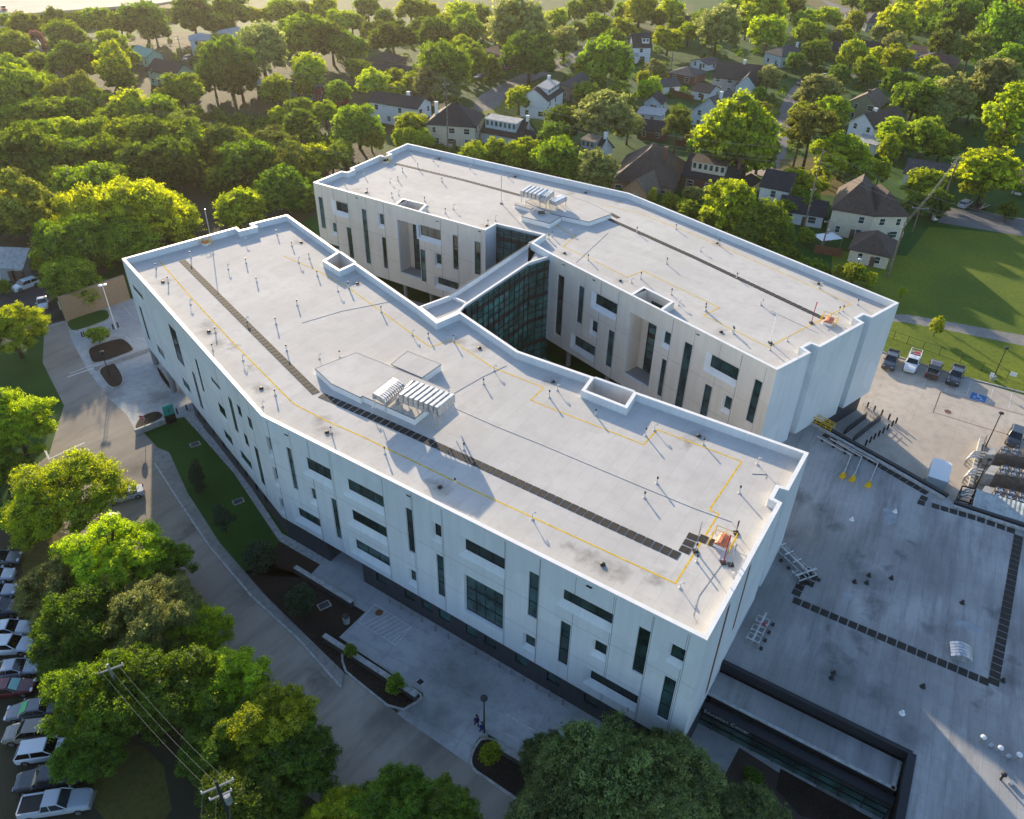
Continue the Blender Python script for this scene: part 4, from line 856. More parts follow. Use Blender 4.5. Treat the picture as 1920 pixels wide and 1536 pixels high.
# ============================================================ HOUSES
RC={k:mat('roof_'+k,c,.85,noise=.25,nscale=1.5,ndark=.75,bump=.3) for k,c in {'dark':(.030,.031,.036),'grey':(.085,.083,.085),'brown':(.085,.062,.050),'tan':(.16,.125,.095),'metal':(.36,.37,.37),'teal':(.16,.36,.30),'salmon':(.36,.17,.10),'maroon':(.07,.038,.036)}.items()}
WC={k:mat('house_wall_'+k,c,.8,noise=.08,nscale=2,ndark=.9) for k,c in {'white':(.70,.72,.73),'cream':(.60,.55,.43),'blue':(.50,.58,.62),'brick':(.16,.075,.055),'tan':(.30,.22,.15),'mint':(.33,.52,.45),'olive':(.25,.26,.17),'red':(.30,.04,.035),'brown':(.12,.08,.06),'grey':(.30,.32,.34)}.items()}
def house(x0,y0,x1,y1,eave,dp,roof,wallc,rtype='gable',rise=None,label='',name='house',cat='house',win=2,dormer=None,chim=None,rz=None,group='houses of the neighbourhood',over=.45):
    """near eave runs from pixel 0 to pixel 1 at height eave; the house reaches dp metres back from it"""
    A=G(x0,y0,eave); B=G(x1,y1,eave); e=(B-A); L=e.length; e.normalize(); n=Vector((-e.y,e.x,0)); C0=A+n*dp/2+e*L/2; C0.z=0
    t=thing(name,label,cat,(C0.x,C0.y,0),0,group)
    P=lambda s,d,z: Vector((A.x+e.x*s+n.x*d,A.y+e.y*s+n.y*d,z))
    w=MB(); wm=WC[wallc]; rm=RC[roof]
    sp=L if rtype=='front' else dp; rise=rise or sp*.28
    c=[(0,0),(L,0),(L,dp),(0,dp)]
    for i in range(4):
        a,b=c[i],c[(i+1)%4]; w.face([P(*a,0),P(*b,0),P(*b,eave),P(*a,eave)],wm)
    if rtype=='gable':
        for s in (0,L): w.face([P(s,0,eave),P(s,dp,eave),P(s,dp/2,eave+rise)],wm)
    if rtype=='front':
        for d in (0,dp): w.face([P(0,d,eave),P(L,d,eave),P(L/2,d,eave+rise)],wm)
    w.build('wall',t)
    r=MB(); o=over; th=.18
    def slab(pts):
        r.face(pts,rm); q=[p-Vector((0,0,th)) for p in pts]
        for i in range(len(pts)): j=(i+1)%len(pts); r.face([q[i],q[j],pts[j],pts[i]],rm)
    k=rise/(sp/2); dz=-o*k
    up=.06
    if rtype=='gable':
        slab([P(-o,-o,eave+dz+up),P(L+o,-o,eave+dz+up),P(L+o,dp/2,eave+rise+up),P(-o,dp/2,eave+rise+up)]); slab([P(L+o,dp+o,eave+dz+up),P(-o,dp+o,eave+dz+up),P(-o,dp/2,eave+rise+up),P(L+o,dp/2,eave+rise+up)])
    elif rtype=='front':
        slab([P(-o,-o,eave+dz+up),P(L/2,-o,eave+rise+up),P(L/2,dp+o,eave+rise+up),P(-o,dp+o,eave+dz+up)]); slab([P(L/2,-o,eave+rise+up),P(L+o,-o,eave+dz+up),P(L+o,dp+o,eave+dz+up),P(L/2,dp+o,eave+rise+up)])
    elif rtype=='hip':
        m_=min(L,dp)/2; z=eave-.02; rise=rise if rise else m_*.6
        if L>=dp: r1,r2=P(dp/2,dp/2,eave+rise),P(L-dp/2,dp/2,eave+rise)
        else: r1,r2=P(L/2,L/2,eave+rise),P(L/2,dp-L/2,eave+rise)
        a,b,c_,d=P(-o,-o,z),P(L+o,-o,z),P(L+o,dp+o,z),P(-o,dp+o,z)
        if L>=dp: slab([a,b,r2,r1]); slab([b,c_,r2]); slab([c_,d,r1,r2]); slab([d,a,r1])
        else: slab([a,b,r1]); slab([b,c_,r2,r1]); slab([c_,d,r2]); slab([d,a,r1,r2])
    else:
        slab([P(-o,-o,eave+.05),P(L+o,-o,eave+.05),P(L+o,dp+o,eave+rise*.3),P(-o,dp+o,eave+rise*.3)])
    ro=r.build('roof',t)
    if chim:
        s,d,h,cm=chim; cb=MB(); cb.box(P(L*s,dp*d,eave-.5),(.8,.8,rise+h+.5),cm,math.atan2(e.y,e.x)); cb.box(P(L*s,dp*d,eave+rise+h),(1.0,1.0,.15),cm,math.atan2(e.y,e.x)); cb.build('chimney',ro)
    if dormer:
        s0,s1,h,dm,drm=dormer; db=MB(); d0=dp*.10; d1=dp*.5; z0=eave+d0*k; z1=z0+h
        q=[P(L*s0,d0,z0-.3),P(L*s1,d0,z0-.3),P(L*s1,d0,z1),P(L*s0,d0,z1)]; db.face(q,WC[dm])
        for s in (s0,s1): db.face([P(L*s,d0,z0-.3),P(L*s,d1,z0),P(L*s,d1,eave+rise),P(L*s,d0,z1)],WC[dm])
        db.face([P(L*s0-.3,d0-.3,z1+.02),P(L*s1+.3,d0-.3,z1+.02),P(L*s1+.3,d1+.3,eave+rise+.12),P(L*s0-.3,d1+.3,eave+rise+.12)],RC[drm])
        nw=max(2,int(L*(s1-s0)/1.3))
        for i in range(nw):
            s=L*(s0+(s1-s0)*(i+.5)/nw); db.face([P(s-.4,d0-.03,z0+h*.35),P(s+.4,d0-.03,z0+h*.35),P(s+.4,d0-.03,z0+h*.85),P(s-.4,d0-.03,z0+h*.85)],M['glass'])
        db.build('dormer',ro)
    rg=random.Random(int(x0*7+y0)); fl=2 if eave>4.6 else 1
    if win:
        for face_,ln in (((0,0,1),L),((1,0,1),dp),((3,0,1),dp)):
            k_=face_[0]; nwn=max(1,int(ln/3.6)) 
            for f in range(fl):
                for i in range(nwn):
                    s=ln*(i+.5)/nwn+rg.uniform(-.3,.3); z=.9+f*2.9; hw=rg.choice((.45,.55,.8)); 
                    if rg.random()<.12: continue
                    if k_==0: Q=lambda u,v,o_=0:P(s+u,-o_,v)
                    elif k_==1: Q=lambda u,v,o_=0:P(L+o_,s+u,v)
                    else: Q=lambda u,v,o_=0:P(-o_,s+u,v)
                    wb=MB(); wb.face([Q(-hw-.1,z-.1,.02),Q(hw+.1,z-.1,.02),Q(hw+.1,z+1.5,.02),Q(-hw-.1,z+1.5,.02)],M['white']); wb.face([Q(-hw,z,.05),Q(hw,z,.05),Q(hw,z+1.4,.05),Q(-hw,z+1.4,.05)],M['glass'])
                    wb.face([Q(-hw,z+.68,.07),Q(hw,z+.68,.07),Q(hw,z+.74,.07),Q(-hw,z+.74,.07)],M['white']); wb.build('window',t)
        if wallc not in('brown',):
            db=MB(); s=L*.5+.9; db.face([P(s-.5,-.03,0),P(s+.5,-.03,0),P(s+.5,-.03,2.1),P(s-.5,-.03,2.1)],WC['brown']); db.build('door',t)
    return t
H=house; wh=M['white']
H(693,189,782,203,6,8,'dark','white','gable',2.0,'long white two storey house with a dark roof beside the wood',chim=(.65,.6,.8,wh))
H(800,232,890,238,6,12,'dark','cream','hip',4.5,'cream house with large near-black hip roof and white chimney',chim=(.15,.3,.5,wh))
H(903,245,975,258,3.4,9,'dark','blue','gable',3.6,'blue-white house with a wide pale metal dormer',dormer=(.06,.86,2.6,'blue','metal'),chim=(1.0,.5,1.2,wh))
H(972,262,1012,268,3,7,'dark','blue','gable',2,'small dark gabled extension right of the house with the metal dormer',chim=None)
H(1027,188,1056,168,6,9,'dark','white','gable',3,'white gabled house with pale dormer and white chimney by the street',dormer=(.2,.9,1.8,'white','metal'),chim=(.9,.5,1,wh))
H(1052,158,1085,168,4.5,10,'grey','tan','hip',4,'grey roofed brown house behind the white gabled house')
H(1083,283,1117,291,4.2,9,'dark','white','gable',3.4,'white house with brown-roofed dormer and white gable chimney',dormer=(.08,.8,2.3,'grey','tan'),chim=(1.0,.5,1.3,wh))
H(1148,338,1262,352,3.3,20,'brown','tan','hip',6.5,'sprawling house with a large faded brown hip roof',chim=(.75,.4,.4,WC['brick']))
H(1168,352,1215,365,3,9,'tan','tan','front',3,'projecting tan roofed wing in front of the sprawling brown roof')
H(1281,326,1380,344,3.6,10,'dark','brick','gable',3.8,'dark roofed brick house with a long beige dormer and red chimney',dormer=(.12,.75,2.5,'cream','brown'),chim=(.95,.35,1.2,WC['brick']))
H(1378,346,1404,352,3,7,'dark','cream','hip',1.8,'small cream side wing of the brick dormer house')
H(1427,347,1478,357,6,9,'dark','white','gable',2.6,'white two storey house with a plain black gabled roof')
H(1462,392,1545,405,3,8,'dark','white','gable',2,'white lower rear wing hidden behind the bright tree')
H(1562,391,1640,404,6,14,'brown','cream','hip',5.5,'large cream stucco house with a brown hip roof')
H(1640,404,1702,404,6,12,'brown','cream','hip',4,'right wing of the large stucco house with a car port arch')
H(1595,466,1668,481,2.9,9,'brown','cream','hip',3,'detached cream garage with brown hip roof')
H(1697,323,1768,335,3.4,9,'grey','white','gable',2.4,'white bungalow with dark grey gabled roof beside the tall yellow tree')
H(1594,226,1640,240,5.5,15,'brown','white','front',3.2,'white gable-fronted house with a brown roof east of the street',chim=(.5,.3,.6,wh))
H(1592,190,1648,200,5.5,10,'tan','olive','front',3,'olive gable-fronted house with a tan roof behind the white one',chim=(.5,.3,.6,WC['brown']))
H(1600,262,1642,272,3,10,'metal','white','flat',1,'low white garage with pale flat roof beside the white gabled house')
H(1299,204,1357,216,5.2,13,'grey','blue','front',4.2,'pale grey gable-fronted house west of the street',chim=(.62,.35,.9,wh))
H(1298,168,1330,174,3,8,'dark','white','gable',1.6,'white outbuilding with black roof behind the pale gabled house')
H(1338,143,1420,152,5.4,11,'brown','grey','gable',4,'grey manor house with long brown roof',chim=(.6,.5,1,wh))
H(1380,160,1418,164,4.5,8,'dark','blue','front',3.5,'dark gabled front wing of the grey manor house')
H(1466,106,1514,100,4.2,9,'grey','blue','hip',2.6,'pale blue low hip roofed house with a white chimney',chim=(.8,.4,.9,wh))
H(1545,92,1585,96,4,9,'dark','brown','gable',2.5,'dark house hidden behind a round tree near the blue bungalow',chim=(.9,.5,.5,WC['grey']))
H(1296,113,1327,121,2.4,7,'grey','white','front',1.2,'small white garden shed with grey roof')
H(1607,92,1645,98,3.6,9,'dark','grey','gable',2.8,'grey cottage with black roof on the upper right')
H(1704,94,1738,99,3.2,8,'salmon','white','gable',1.6,'white house with an orange roof at the upper right')
H(1716,112,1788,122,3,12,'maroon','brown','hip',2.6,'long maroon roofed ranch house')
H(1768,156,1818,162,3,9,'brown','white','hip',2,'brown roofed house with a white porch')
H(1654,140,1700,142,2.8,8,'dark','grey','gable',2,'small dark roofed house by the cream chimney')
H(948,36,1012,38,4,12,'dark','white','gable',5,'dark roofed house with two small white dormers at the top',chim=(1,.5,1.4,wh))
H(1188,87,1221,87,6,9,'dark','white','gable',4,'tall white house with steep dark roof',dormer=(.5,.9,2,'white','dark'))
H(1172,104,1196,104,3,7,'metal','white','gable',1.4,'small white garage below the tall white house')
H(1262,44,1300,48,4,9,'dark','grey','gable',3,'grey house with pink brick chimney at the top',chim=(.3,.5,1.3,WC['brick']))
H(1065,50,1098,54,3,9,'metal','tan','gable',1.6,'pale roofed building behind the trees at the top')
H(1196,212,1240,217,2.8,7,'metal','blue','flat',1,'low shed with a white metal roof')
H(1196,240,1248,246,3,7,'dark','brick','gable',1.8,'brick garage with a black roof right of the olive tree')
H(1208,190,1240,194,3,7,'dark','blue','front',2,'small blue gable with black roof behind the white metal shed')
H(1242,162,1275,160,2.8,7,'grey','white','gable',1.6,'white garage with grey roof by the red fence')
H(1255,136,1300,144,3,10,'grey','brick','hip',2,'grey roofed brick house behind the red fence')
H(1284,250,1312,254,3,7,'maroon','brick','gable',1.6,'dark brick outbuilding below the pale gabled house')
H(276,129,327,141,5.2,8,'dark','mint','gable',2.8,'mint green two storey house with black roof')
H(246,96,275,106,4,6,'teal','mint','gable',1.8,'small building with a turquoise metal roof')
H(356,76,398,74,5.5,9,'metal','blue','hip',1.8,'pale blue house with a light metal roof')
H(434,72,466,66,4.5,12,'metal','white','gable',2.4,'white building with bright sunlit metal roof')
H(450,84,480,84,3.4,7,'dark','grey','gable',2,'small dark roofed house behind the olive tree')
H(480,160,517,158,4.5,7,'metal','maroon' if False else 'brown','flat',1,'maroon building with white flat roof')
H(590,172,622,180,3.2,7,'grey','red','front',2.6,'small red barn with grey roof')
H(520,160,590,172,3,7,'dark','grey','gable',1.6,'long low black roofed house left of the red barn')
H(692,135,770,142,3.2,9,'dark','white','gable',2,'white bungalow with long black roof')
H(768,132,795,138,4,9,'grey','white','front',3,'white gabled house at the end of the black roofed bungalow')
H(690,112,740,118,3.4,9,'brown','tan','hip',2.4,'brown roofed bungalow behind the tall trees')
H(905,94,942,104,5.5,8,'brown','brick','hip',2,'red brick two storey house behind the trees')
H(700,45,745,48,3,9,'metal','white','flat',1,'flat pale roofed building near the top edge')
H(822,38,842,42,4,7,'dark','blue','front',2.5,'narrow pale blue gable near the top edge')
H(1626,42,1668,42,4,11,'grey','grey','hip',3.5,'grey hip roofed house in the far distance')
H(1600,30,1628,30,3,9,'grey','grey','hip',2.4,'low grey roofed house left of the far hip roofed house')
H(1905,340,1935,346,3.2,9,'salmon','white','gable',2,'white house with salmon roof cut by the right edge')
H(1764,12,1790,14,4,8,'grey','blue','gable',2,'far blue-grey house on the top edge at right')
H(-30,497,40,500,3.2,7,'metal','grey','gable',2.2,'grey house with pale blue roof and arched doorway by the upper car park',group=None)
ar=MB()
A_=G(-30,497,3.2);B_=G(40,500,3.2); e_=(B_-A_).normalized(); n_=Vector((e_.y,-e_.x,0)); hh=thing('arched_doorway','pale stone arch around a brown door on the grey house','doorway',(G(27,495,1).x,G(27,495,1).y,0))
p0,_=onface(A_,B_,16,490); p1,_=onface(A_,B_,36,490)
pts=[(p0,0),(p0,2.2)]+[(p0+(p1-p0)*(1-math.cos(t*math.pi/6))/2,2.2+.6*math.sin(t*math.pi/6)) for t in range(1,6)]+[(p1,2.2),(p1,0)]
for a,b in zip(pts[:-1],pts[1:]): ar.beam(A_+e_*a[0]+n_*.15+Vector((0,0,a[1]-3.2)),A_+e_*b[0]+n_*.15+Vector((0,0,b[1]-3.2+.01)),.35,.3,WC['cream'])
ar.build('stone_arch',hh); dd=MB(); a=A_+e_*(p0+.2)+n_*.1; b=A_+e_*(p1-.2)+n_*.1; a.z=b.z=0; plain(dd,a,b,0,2.3,WC['brown']); dd.build('door',hh)
# tan wall with a white notice beside the upper island
a=G(124,603,0); b=G(244,560,0); t=thing('boundary_wall','tall tan rendered wall behind the first planting island','wall',(a.x,a.y,0)); wbm=MB(); wbm.beam((a.x,a.y,0),(b.x,b.y,0),.4,4.6,WC['tan']); wbm.build('wall',t); wbm=MB(); wbm.beam((a.x,a.y,4.602),(b.x,b.y,4.602),.55,.18,WC['tan']); wbm.build('coping',t)
def signboard(x,y,z,w,h,bg,label,glyph=None,post=True,face=None,name='sign',mt2='black',size=.5,parent=None):
    p=G(x,y,0); t=thing(name,label,'sign',(p.x,p.y,0)); d=Vector((-p.x,-p.y,0)).normalized(); d=face or d; xx=Vector((-d.y,d.x,0)); q=MB()
    c=Vector((p.x,p.y,z)); q.beam(c-xx*w/2-d*.03,c+xx*w/2-d*.03,.05,h,bg); q.build('panel',t)
    if post: q=MB(); q.tube([(p.x,p.y,0),(p.x,p.y,z+.1)],.04,M['galv'],6); q.build('post',t)
    if glyph:
        text(glyph,size,(c+d*.03+Vector((0,0,(h-size*.72)/2))),xx,(0,0,1),M[mt2],'lettering',t,.01,'CENTER')
    return t
signboard(131,593,1.6,2.2,1.6,M['white'],'white notice board with a dark arrow on the tan wall','<',True,size=1.3)
signboard(1852,722,1.5,.6,.8,M['white'],'small white sign on a post by the car park fence'); signboard(1894,716,1.1,1.0,.7,M['white'],'white rectangular sign behind the car park fence near the right edge')

# ============================================================ VEHICLES
def paint(name,c): 
    m=mat('car_paint_'+name,c,.25,spec=.6); m.node_tree.nodes['Principled BSDF'].inputs['Coat Weight'].default_value=.6; return m
CP={k:paint(k,c) for k,c in {'white':(.62,.66,.70),'silver':(.38,.42,.47),'grey':(.16,.17,.185),'dark':(.03,.034,.04),'maroon':(.10,.012,.02),'teal':(.045,.075,.09),'beige':(.22,.20,.17),'red':(.40,.03,.03),'brown':(.07,.05,.045),'blue':(.10,.22,.42)}.items()}
M['carglass']=glass('car_window_glass',(.02,.025,.03),.05); M['tyre']=mat('tyre_rubber',(.015,.015,.016),.9); M['rim']=mat('wheel_rim',(.45,.46,.48),.3,metal=.8); M['lamp']=mat('headlight_lens',(.75,.77,.78),.1); M['tail']=mat('tail_light',(.30,.01,.01),.2)
M['shade']=mat('windscreen_sunshade',(.30,.60,.55),.4); M['green_shade']=mat('green_sunshade',(.06,.42,.16),.4)
def loft(mb,secs,mt,capmt=None):
    """secs: list of rings with equal point counts"""
    k=len(mb.v); n=len(secs[0]); i=mb.m(mt)
    for s in secs: mb.v+= [tuple(p) for p in s]
    for j in range(len(secs)-1):
        for a in range(n):
            b=(a+1)%n; mb.f.append((k+j*n+a,k+j*n+b,k+(j+1)*n+b,k+(j+1)*n+a)); mb.mi.append(i)
    mb.f.append(tuple(k+n-1-a for a in range(n))); mb.mi.append(i); e=k+(len(secs)-1)*n; mb.f.append(tuple(e+a for a in range(n))); mb.mi.append(i)
def car(x,y,hx,hy,kind,col,label,group,shade=None,name='parked_car',cat='car',z0=0.0):
    """(x,y) pixel of the middle on the ground, (hx,hy) pixel the bonnet points to"""
    p=G(x,y,z0); q=G(hx,hy,z0); rz=math.atan2(q.y-p.y,q.x-p.x); t=thing(name,label,cat,(p.x,p.y,z0),rz,group); c=CP[col]
    L,Wd,Hh={'sedan':(4.75,1.84,1.45),'suv':(4.8,1.92,1.72),'pickup':(5.8,2.0,1.85),'small':(4.3,1.78,1.5),'wagon':(4.9,1.86,1.6)}[kind]; a=L/2; w=Wd/2
    hood={'sedan':.98,'suv':1.12,'pickup':1.22,'small':1.0,'wagon':1.02}[kind]; b0=.22 if kind!='pickup' else .4
    # body ring profile (y,z): rounded sides, wheel height cut-outs suggested by sill height
    def ring(xp,hw,zt,zb=b0): return [(xp,-hw*.92,zb),(xp,-hw,zb+.22),(xp,-hw,zt-.22),(xp,-hw*.93,zt-.05),(xp,-hw*.78,zt),(xp,hw*.78,zt),(xp,hw*.93,zt-.05),(xp,hw,zt-.22),(xp,hw,zb+.22),(xp,hw*.92,zb)]
    if kind=='pickup': st=[(-a,.90,1.12),(-a+.1,.97,1.18),(-.95,1,1.20),(-.9,1,1.20),(.9,1,1.22),(1.2,1,1.22),(a-.5,.97,1.12),(a-.12,.9,1.02),(a,.82,.85)]
    elif kind=='suv' or kind=='wagon': st=[(-a,.86,.95),(-a+.15,.96,hood),(-a+.8,1,hood+.02),(.8,1,hood),(1.3,.99,hood-.02),(a-.6,.96,hood-.1),(a-.15,.86,hood-.22),(a,.76,.70)]
    else: st=[(-a,.80,.80),(-a+.15,.92,hood-.06),(-a+.9,1,hood),(.7,1,hood-.02),(1.2,.99,hood-.06),(a-.6,.95,hood-.16),(a-.15,.83,hood-.28),(a,.70,.62)]
    bm_=MB(); loft(bm_,[ring(x_,w*f,z) for x_,f,z in st],c); bo=bm_.build('body',t,world=False,smooth=False)
    # cabin
    if kind=='pickup': cb=[(-.95,hood,0),(-.72,Hh-.02,1),(.52,Hh,1),(1.25,hood,0)]
    elif kind=='suv': cb=[(-a+.12,hood,0),(-a+.55,Hh-.04,1),(.35,Hh,1),(1.15,hood-.02,0)]
    elif kind=='wagon': cb=[(-a+.15,hood-.03,0),(-a+.7,Hh-.03,1),(.25,Hh,1),(1.1,hood-.03,0)]
    else: cb=[(-a+.75,hood-.03,0),(-a+1.45,Hh-.02,1),(.15,Hh,1),(1.05,hood-.05,0)]
    gl=MB(); wl=w*.93; wt=w*.76
    (x0,z0_,_),(x1,z1_,_),(x2,z2_,_),(x3,z3_,_)=cb
    lo=[(x0,-wl,z0_-.03),(x3,-wl,z3_-.03),(x3,wl,z3_-.03),(x0,wl,z0_-.03)]; hi=[(x1,-wt,z1_-.05),(x2,-wt,z2_-.05),(x2,wt,z2_-.05),(x1,wt,z1_-.05)]
    for i in range(4): j=(i+1)%4; gl.face([lo[i],lo[j],hi[j],hi[i]],M['carglass'])
    gl.build('windows',t,world=False)
    if shade:
        s=MB(); f=lambda u,v:(x3+(x2-x3)*v+.02,(wl+(wt-wl)*v)*u,z3_+(z2_-.05-z3_)*v+.03); s.face([f(-.85,.1),f(.85,.1),f(.85,.9),f(-.85,.9)],shade); s.build('sunshade',t,world=False)
    rf=MB(); e=.06
    loft(rf,[[(x1-.08,-wt-.03,z1_-.06),(x1-.08,wt+.03,z1_-.06),(x1-.02,wt*.9,z1_),(x1-.02,-wt*.9,z1_)],[(x2+.05,-wt-.03,z2_-.06),(x2+.05,wt+.03,z2_-.06),(x2-.02,wt*.9,z2_+.01),(x2-.02,-wt*.9,z2_+.01)]],c)
    for sg in (-1,1):       # pillars
        for (xa,za),(xb,zb) in (((x0,z0_-.03),(x1,z1_-.05)),((x3,z3_-.03),(x2,z2_-.05)),(((x0+x3)/2-.25,hood-.02),((x1+x2)/2-.1,Hh-.06))):
            rf.tube([(xa,sg*(wl+.005),za),(xb,sg*(wt+.01),zb)],.045,c,4)
    rf.build('roof',t,world=False)
    if kind=='pickup':
        bd=MB(); bd.face([(-a+.12,-w*.8,1.205),(-1.02,-w*.8,1.225),(-1.02,w*.8,1.225),(-a+.12,w*.8,1.205)],M['black'])
        for sg in (-1,1): bd.beam((-a+.1,sg*w*.88,1.19),(-1.0,sg*w*.88,1.21),.16,.10,c)
        bd.beam((-a+.06,-w*.8,1.19),(-a+.06,w*.8,1.19),.12,.10,c); bd.build('cargo_bed',t,world=False)
    for sx in (-1,1):
        for sg in (-1,1):
            wx=sx*(a-.92); wy=sg*(w-.10); r=.34 if kind not in('suv','pickup') else .39; wm_=MB(); wm_.tube([(wx,wy-.11,r),(wx,wy+.11,r)],r,M['tyre'],14); wo=wm_.build('wheel',t,world=False)
            wm_=MB(); wm_.tube([(wx,wy+sg*.112,r),(wx,wy+sg*.135,r)],r*.6,M['rim'],10); o=wm_.build('rim',None); o.parent=wo
    for sg in (-1,1):
        l=MB(); l.box((a-.16,sg*w*.62,.62 if kind!='pickup' else .8),(.22,.36,.16),M['lamp']); l.build('headlight',t,world=False)
        l=MB(); l.box((-a+.03,sg*w*.72,.72 if kind!='pickup' else .85),(.12,.22,.26),M['tail']); l.build('tail_light',t,world=False)
        l=MB(); l.box((cb[3][0]-.25,sg*(w+.09),hood-.02),(.14,.2,.15),c); l.build('wing_mirror',t,world=False)
    return t
gl_='cars parked in the row at the lower left'
for a in ((2,1055,30,1052,'sedan','grey','grey car bonnet, uppermost of the parked row at the left edge'),(-8,1087,22,1083,'small','white','white rounded car second from the top of the parked row'),(-8,1117,24,1113,'sedan','silver','silver car third from the top of the parked row'),(4,1148,36,1146,'suv','teal','dark blue-green car fourth from the top of the parked row'),
 (18,1188,50,1184,'wagon','white','white wagon with dark sunroof under the tree edge'),(22,1218,54,1217,'suv','white','boxy white car with roof rails between wagon and silver sedan'),(32,1261,66,1256,'sedan','silver','silver sedan left of the dark shaded tree'),(22,1297,56,1293,'sedan','maroon','maroon sedan with a teal windscreen sunshade'),
 (64,1338,30,1343,'sedan','grey','grey sedan with a bright green windscreen sunshade'),(62,1380,26,1384,'suv','beige','beige crossover with dark roof panel facing left'),(88,1415,124,1410,'suv','white','white crossover with black windscreen facing right'),(98,1468,60,1474,'pickup','dark','dark four door pickup facing left'),(110,1515,150,1509,'pickup','silver','silver pickup with an empty black bed')):
    car(*a[:7],gl_,shade=M['shade'] if 'teal windscreen' in a[6] else (M['green_shade'] if 'bright green' in a[6] else None),cat='pickup' if a[4]=='pickup' else 'car',name='pickup_truck' if a[4]=='pickup' else 'parked_car')
gu='cars in the small car park at the upper left'
car(8,517,-10,532,'sedan','white','white sedan at the left edge by the arched doorway',gu); car(50,540,28,548,'suv','white','white crossover with black roof in the upper car park',gu); car(82,573,84,586,'small','white','white car half hidden by the oak in the upper car park',gu)
car(236,934,222,938,'sedan','silver','silver car under the broad bright tree on the road',None); car(200,990,212,976,'small','maroon','dark red car hidden under the yellow-green tree',None)
gr_='pickups parked along the right car park kerb'
car(1668,682,1661,699,'pickup','dark','black pickup closest to the building corner',gr_,name='pickup_truck',cat='pickup'); wt=car(1708,687,1701,704,'pickup','white','white utility pickup with ladder rack and red load',gr_,name='pickup_truck',cat='pickup')
car(1749,699,1756,682,'pickup','brown','brown-grey pickup with its open bed facing the car park',gr_,name='pickup_truck',cat='pickup'); car(1789,711,1781,729,'pickup','dark','black pickup beside the striped accessible bay',gr_,name='pickup_truck',cat='pickup')
rk=MB()
for xx in (-2.5,-1.6,-.6,.4):
    rk.tube([(xx,-.85,1.25),(xx,-.85,2.15),(xx,.85,2.15),(xx,.85,1.25)],.035,M['white'],5)
for sy in (-.85,.85): rk.tube([(-2.6,sy,2.15),(.6,sy,2.15)],.035,M['white'],5)
rk.build('ladder_rack',wt,world=False); rk=MB(); rk.box((-1.9,.2,1.25),(1.1,.8,.55),M['red']); rk.build('load',wt,world=False)
car(1499,159,1492,172,'suv','dark','black car parked in the street between the houses',None); car(1545,146,1550,152,'sedan','white','white car at the street corner behind the round tree',None)
car(1809,387,1820,381,'suv','silver','silver crossover parked at the side road on the right',None); car(1838,392,1850,388,'sedan','dark','dark car next to the silver crossover on the side road',None)
car(1668,443,1666,455,'sedan','white','white car under the arch of the cream stucco house',None); car(899,147,888,150,'sedan','grey','grey car parked on the far lawn behind the street',None)
car(1900,826,1893,846,'suv','dark','black car between the chillers and the red line',None)
car(8,19,14,24,'pickup','red','red truck on the elevated road at the top left',None,name='truck',cat='truck',z0=6.0)
car(352,113,344,117,'suv','grey','grey car beside the mint green house',None)
car(305,166,320,158,'small','maroon','pinkish red car in front of the mint green house',None)
# white box trailer
tp=GP([(1750,856),(1786,870),(1777.5,905),(1741,892.5)],2.7); c_=sum(tp,Vector((0,0,0)))/4; ex=(tp[1]-tp[0]+tp[2]-tp[3])/2; ey=(tp[0]-tp[3]+tp[1]-tp[2])/2
t=thing('cargo_trailer','white enclosed cargo trailer with rounded front parked in the loading yard','trailer',(c_.x,c_.y,0),math.atan2(ey.y,ey.x)); LL_=ey.length; WW=ex.length
b=MB(); prof=[(-LL_/2,-WW/2),(LL_/2-.35,-WW/2)]+[(LL_/2-.35+.45*math.cos(t_),WW/2*math.sin(t_)) for t_ in (-1.0,-.5,0,.5,1.0)]+[(LL_/2-.35,WW/2),(-LL_/2,WW/2)]
b.prism(prof,.55,2.7,M['white']); b.build('box',t,world=False); b=MB(); b.tube([(LL_/2-.1,0,.5),(LL_/2+1.2,0,.5)],.06,M['black'],6); b.tube([(LL_/2+1.1,0,.0),(LL_/2+1.1,0,.7)],.05,M['black'],6); b.build('drawbar',t,world=False)
for sg in (-1,1):
    b=MB(); b.tube([(-.3,sg*(WW/2+.02)-.1,.35),(-.3,sg*(WW/2+.02)+.1,.35)],.35,M['tyre'],12); b.build('wheel',t,world=False)
# ============================================================ ROOFTOP EQUIPMENT
def striped_line(name,pxs,z,w,label):
    mb=MB(); line(mb,GP(pxs,z),w,z,M['yellow']); o=mb.build(name); tag(o,label,'painted line'); return o
ZD=DECK+.006
striped_line('safety_line',[(297.5,488),(362,562),(432,637.5),(550,757),(614,790),(680,819),(883,917),(990,966),(1266.5,1094),(1347.5,963.8),(1330,956),(1390.7,865.5),(1232.5,805.5),(1207,833.8),(995,750.3),(1020,727),(923,688.7),(846.7,638),(806.7,651),(740,602),(656.7,542),(600,510),(532.5,480)],ZD,.16,'yellow safety line painted round the front wing roof')
striped_line('safety_line',[(985,425),(1040,420),(1065,437),(1080,441),(1056,462.5),(1110,487),(1176,520),(1206,508),(1348.7,577),(1319.5,591.5),(1441,651),(1595.7,570),(1440,500),(1300,440),(1200,400),(1130,384)],ZD,.16,'yellow safety line painted round the back wing roof')
